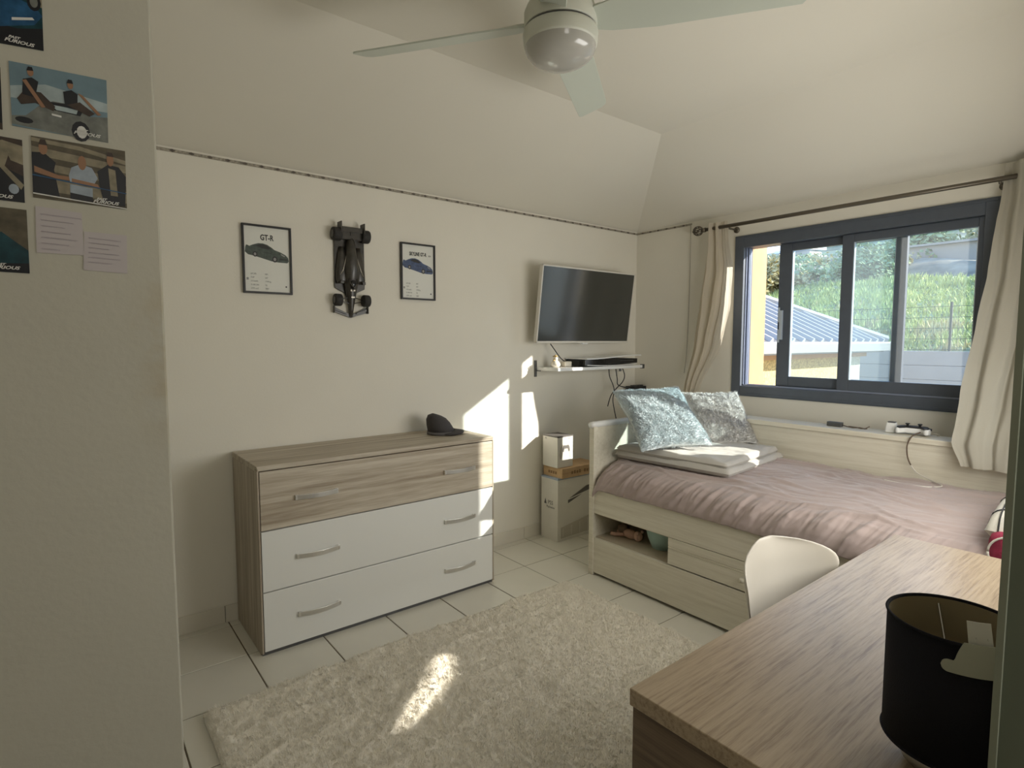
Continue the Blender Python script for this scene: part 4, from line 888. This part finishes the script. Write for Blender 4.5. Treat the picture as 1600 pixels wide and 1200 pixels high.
# ================================================================== LAMP
lp = thing('table_lamp', 'table lamp with a dark navy drum shade on the desk corner', 'lamp', (-2.722, -2.893, .7505))
LR = .092
sd = B().lathe([(LR, .048), (LR, .252), (LR-.0025, .252), (LR-.0025, .048)], n=72, closed=True).build('shade', M['shade'], lp, smooth=True)
B().lathe([(LR-.003, .05), (LR-.003, .250)], n=72).build('lining', M['shade_in'], sd, smooth=True)
for z in (.048, .252): B().tube([(LR*math.cos(a*PI/36), LR*math.sin(a*PI/36), z) for a in range(73)], .0025, 8).build('rim', M['shade'], sd, smooth=True)
B().lathe([(0, 0), (.050, 0), (.064, .010), (.069, .026), (.058, .044), (.02, .058), (.010, .07), (.010, .13), (.016, .135), (.016, .17), (0, .17)], n=36).build('base', M['chrome'], lp, smooth=True)
B().ell((0, 0, .178), .022, .022, .026, 20, 12).build('bulb', M['whiteg'], lp, smooth=True)
for k in range(3):
    a = k*2*PI/3+.5; B().tube([(.016*math.cos(a), .016*math.sin(a), .165), ((LR-.004)*math.cos(a), (LR-.004)*math.sin(a), .240)], .0018, 6).build('spider_arm', M['chrome'], lp)
# paper care tag folded over the rim
ta = math.radians(188)
tg = B()
def cyl(a, z, r): return (r*math.cos(a), r*math.sin(a), z)
def tz(a):      # angle past the tip -> lower and upper edge of the tag
    lo = .252-.044+.0095*(1-math.sqrt(max(0, 1-max(0, 1-a/.10)**2)))
    up = .252-.044+.019-.0095*(1-math.sqrt(max(0, 1-max(0, 1-a/.10)**2))) + (.031*min(1, max(0, (a-.17)/.10))**.7)
    return lo, up
a0 = math.radians(184)
tg.keep = 1
tg.grid(lambda u, v: cyl(a0+u*.95, tz(u*.95)[0]+v*(tz(u*.95)[1]-tz(u*.95)[0]), LR+.004), 60, 4)
tag_o = tg.build('care_tag', M['tagm'], lp, solid=.0015)
tg2 = B(); tg2.keep = 1
tg2.grid(lambda u, v: cyl(a0+.30+.04*(1-v)+u*.34, .252+.036*v, LR-.006+.004*(1-v)), 8, 3)
t2 = tg2.build('tag_fold', M['paper'], lp, solid=.001)
for k in (.10, .26):
    for q in range(3):
        aa = a0+.32+k+.012*q; o_ = B().tube([cyl(aa, .258+.003*q, LR-.0035), cyl(aa+.012, .266-.002*q, LR-.0035)], .0008, 4).build('printed_symbol', M['inkg'], t2)

# ================================================================== PICTURES ON THE NEAR WALL
PY = -1.8405
def poster(name, label, corners, shapes, mats, logo=None, logo_m='p_white', cat='poster', group='pictures pinned to the near wall', lsize=.011):
    cx = sum(c[0] for c in corners)/4; cz = sum(c[1] for c in corners)/4
    t = thing(name, label, cat, (cx, PY, cz), group=group)
    # corners: BL, BR, TR, TL
    P = [Vector((c[0]-cx, c[1]-cz)) for c in corners]
    def Q(u, v): a = P[0].lerp(P[1], u); c = P[3].lerp(P[2], u); r = a.lerp(c, v); return (r.x, r.y)
    b = B(); b.prism([Q(0, 0), Q(1, 0), Q(1, 1), Q(0, 1)], 'Y', -.0010, 0); s = b.build('sheet', mats[0], t)
    if shapes: poly_obj('printed_image', [([Q(*p) for p in pts], mi) for pts, mi in shapes], mats, s, -.0010, .00008)
    if logo:
        for i, (tx, u, v, sz, al) in enumerate(logo):
            q = Q(u, v); text(tx, sz, 'lettering', M[logo_m], s, (q[0], -.0030, q[1]), sx=1.25, shear=.35, bold=.0002)
    return t, Q
def ell2(cx, cy, rx, ry, n=12): return [(cx+rx*math.cos(2*PI*k/n), cy+ry*math.sin(2*PI*k/n)) for k in range(n)]
LOGO = [('FAST', .66, .10, .0052, 0), ('FURIOUS', .62, .045, .0075, 0)]
# upper: blue car, cut by the frame
poster('poster', 'dark poster of a blue car, topmost on the near wall', [(-3.965, 1.938), (-3.831, 1.949), (-3.829, 2.062), (-3.963, 2.062)],
  [([(.0, .0), (1, 0), (1, .32), (.75, .25), (.0, .3)], 1), ([(0, .18), (.55, .22), (.92, .35), (1, .5), (.93, .62), (.62, .72), (.45, .95), (0, 1)], 2), ([(.3, .62), (.6, .66), (.48, .9), (.3, .95)], 1), ([(.62, .95), (1, 1), (1, .62), (.85, .68)], 3), (ell2(.92, .68, .07, .13), 1), (ell2(.92, .68, .04, .08), 4), ([(.7, .35), (.92, .42), (.9, .45), (.7, .39)], 5)],
  [M['p_teal'], M['p_dark'], M['p_blue'], M['p_tan'], M['p_sil'], M['p_white']], LOGO)
# two people crouching on a silver car
def person(x, y, s, lean, shirt, skin=4, legs=6):
    return [([(x-.07*s, y), (x+.09*s, y-.02*s), (x+.10*s+lean, y+.30*s), (x+.02*s+lean, y+.36*s), (x-.09*s+lean, y+.30*s)], shirt),
            (ell2(x+lean+.005, y+.46*s, .040*s, .085*s), skin), ([(x+lean-.04*s, y+.48*s), (x+lean+.045*s, y+.49*s), (x+lean+.03*s, y+.56*s), (x+lean-.02*s, y+.56*s)], 1)]
sh = [([(0, .62), (.35, .74), (1, .62), (1, .48), (0, .44)], 7), ([(0, .03), (0, .16), (.14, .20), (.30, .42), (.42, .50), (.62, .50), (.80, .36), (1, .40), (1, 0), (.6, 0), (.2, .02)], 3),
      ([(.36, .48), (.42, .36), (.70, .34), (.74, .46), (.62, .50)], 1), ([(.40, .44), (.45, .37), (.66, .36), (.68, .44)], 7), (ell2(.70, .10, .10, .16), 1), (ell2(.71, .09, .055, .10), 5), (ell2(.12, .12, .09, .05), 1),
      ([(.06, .44), (.10, .36), (.24, .42), (.42, .34), (.44, .42), (.30, .60), (.14, .60)], 6)]
sh += person(.17, .52, .80, .03, 1) + person(.60, .44, .80, .0, 1) + [([(.12, .74), (.16, .76), (.34, .38), (.30, .36)], 4), ([(.68, .70), (.73, .68), (.93, .42), (.89, .40)], 4), ([(.56, .48), (.80, .36), (.86, .42), (.70, .56)], 6), ([(.40, .30), (.50, .29), (.50, .26), (.40, .27)], 5)]
poster('poster', 'poster of two people perched on a silver car under blue sky', [(-3.8785, 1.8135), (-3.746, 1.813), (-3.744, 1.924), (-3.878, 1.919)], sh,
  [M['p_sky'], M['p_dark'], M['p_blue'], M['p_sil'], M['p_skin'], M['p_white'], M['p_dk2'], M['p_skyl']], LOGO)
# three people at a railing
sh = [([(0, .70), (1, .62), (1, .74), (0, .84)], 3), ([(0, .48), (1, .40), (1, .52), (0, .60)], 3), ([(0, .14), (1, .10), (1, .30), (0, .36)], 3), ([(0, .92), (.5, .88), (1, .76), (1, .83), (.5, .95), (0, .98)], 3)]
sh += [([(.0, .08), (.27, .06), (.22, .50), (.24, .62), (.12, .76), (.0, .74)], 1), (ell2(.115, .83, .045, .11), 4), ([(.07, .88), (.16, .88), (.14, .97), (.09, .97)], 6), ([(.02, .52), (.26, .42), (.38, .42), (.38, .36), (.24, .36), (.02, .42)], 4),
       ([(.38, .34), (.62, .30), (.68, .46), (.62, .62), (.50, .66), (.40, .58), (.37, .44)], 7), (ell2(.515, .68, .045, .12), 4), ([(.40, .40), (.68, .36), (.70, .30), (.40, .33)], 4), ([(.38, .06), (.62, .05), (.62, .14), (.38, .16)], 1), ([(.38, .30), (.62, .28), (.62, .13), (.38, .16)], 7),
       ([(.74, .05), (.98, .04), (1, .55), (.92, .70), (.80, .72), (.68, .58), (.70, .35)], 1), (ell2(.825, .80, .040, .105), 4), ([(.785, .86), (.865, .86), (.85, .93), (.80, .93)], 6), ([(.80, .66), (.88, .64), (.90, .20), (.82, .20)], 3), ([(0, .36), (1, .26), (1, .275), (0, .38)], 8), ([(0, .06), (1, .0), (1, .015), (0, .08)], 5)]
poster('poster', 'poster of three people leaning on a railing, dark shirts, striped background', [(-3.857, 1.698), (-3.7225, 1.696), (-3.721, 1.803), (-3.855, 1.802)], sh,
  [M['p_tan2'], M['p_dark'], M['p_blue'], M['p_tan'], M['p_skin'], M['p_white'], M['p_dk2'], M['p_pale'], M['p_blue']], LOGO)
poster('poster', 'dark poster with a pale coat, left of the railing poster', [(-4.003, 1.687), (-3.8685, 1.687), (-3.867, 1.792), (-4.001, 1.794)],
  [([(.55, .30), (.78, .36), (.90, .90), (.70, .98), (.55, .9)], 1), ([(.80, .95), (1, .9), (1, .60), (.88, .65)], 4), ([(.66, 0), (1, .0), (1, .42), (.86, .50), (.70, .6)], 2), ([(.74, .58), (.80, .58), (1, .28), (.97, .20)], 1), (ell2(.9, .2, .05, .08), 3)],
  [M['p_dk2'], M['p_tan'], M['p_dark'], M['p_pale'], M['p_tan']], [('FURIOUS', .60, .04, .0075, 0)])
poster('poster', 'dark teal foggy poster, lowest at the left edge of the near wall', [(-4.003, 1.568), (-3.868, 1.567), (-3.867, 1.675), (-4.001, 1.676)],
  [([(.0, .55), (.75, .62), (.92, .44), (1, .36), (1, 1), (0, 1)], 1), ([(.0, .0), (1, 0), (1, .16), (.6, .12), (0, .2)], 2)], [M['p_teal'], M['p_tan2'], M['p_dark']], LOGO)
poster('poster', 'dark poster sliver at the left frame edge beside the silver car poster', [(-4.024, 1.806), (-3.891, 1.804), (-3.889, 1.905), (-4.022, 1.907)], [([(.7, .2), (1, .1), (1, .8), (.8, .9)], 1)], [M['p_dk2'], M['p_dark']])
for k, (cs, rows, lab) in enumerate([([(-3.857, 1.604), (-3.791, 1.605), (-3.791, 1.680), (-3.855, 1.684)], ['La meilleure de toutes', 'Je te souhaite une', 'bonne fete ma', 'cherie, plein de', 'bisous, profite bien', 'chaque jour est', 'une chance'], 'lilac handwritten note under the railing poster, the higher one'),
                     ([(-3.793, 1.579), (-3.727, 1.577), (-3.725, 1.648), (-3.789, 1.648)], ['Joyeux anniversaire', 'mille bisous et de', 'la joie pour', 'toujours, garde le', 'sourire chaque jour', 'je pense a toi'], 'lilac handwritten note, the lower one nearer the wall corner')]):
    t, Q = poster('handwritten_note', lab, cs, None, [M['note']], cat='note', group='handwritten notes under the posters')
    for i, s in enumerate(rows):
        q = Q(.10, .84-i*.125); L_ = len(s)*.0026; pp = []
        for a in range(int(len(s)*3)):
            pp.append((q[0]+L_*a/(len(s)*3), -.0014, q[1]-.0016*a/60+.0011*math.sin(a*2.1+i)*(1+.6*math.sin(a*.7+i*2))))
        B().tube(pp, .00022, 3).build('handwriting', M['pen'], t)
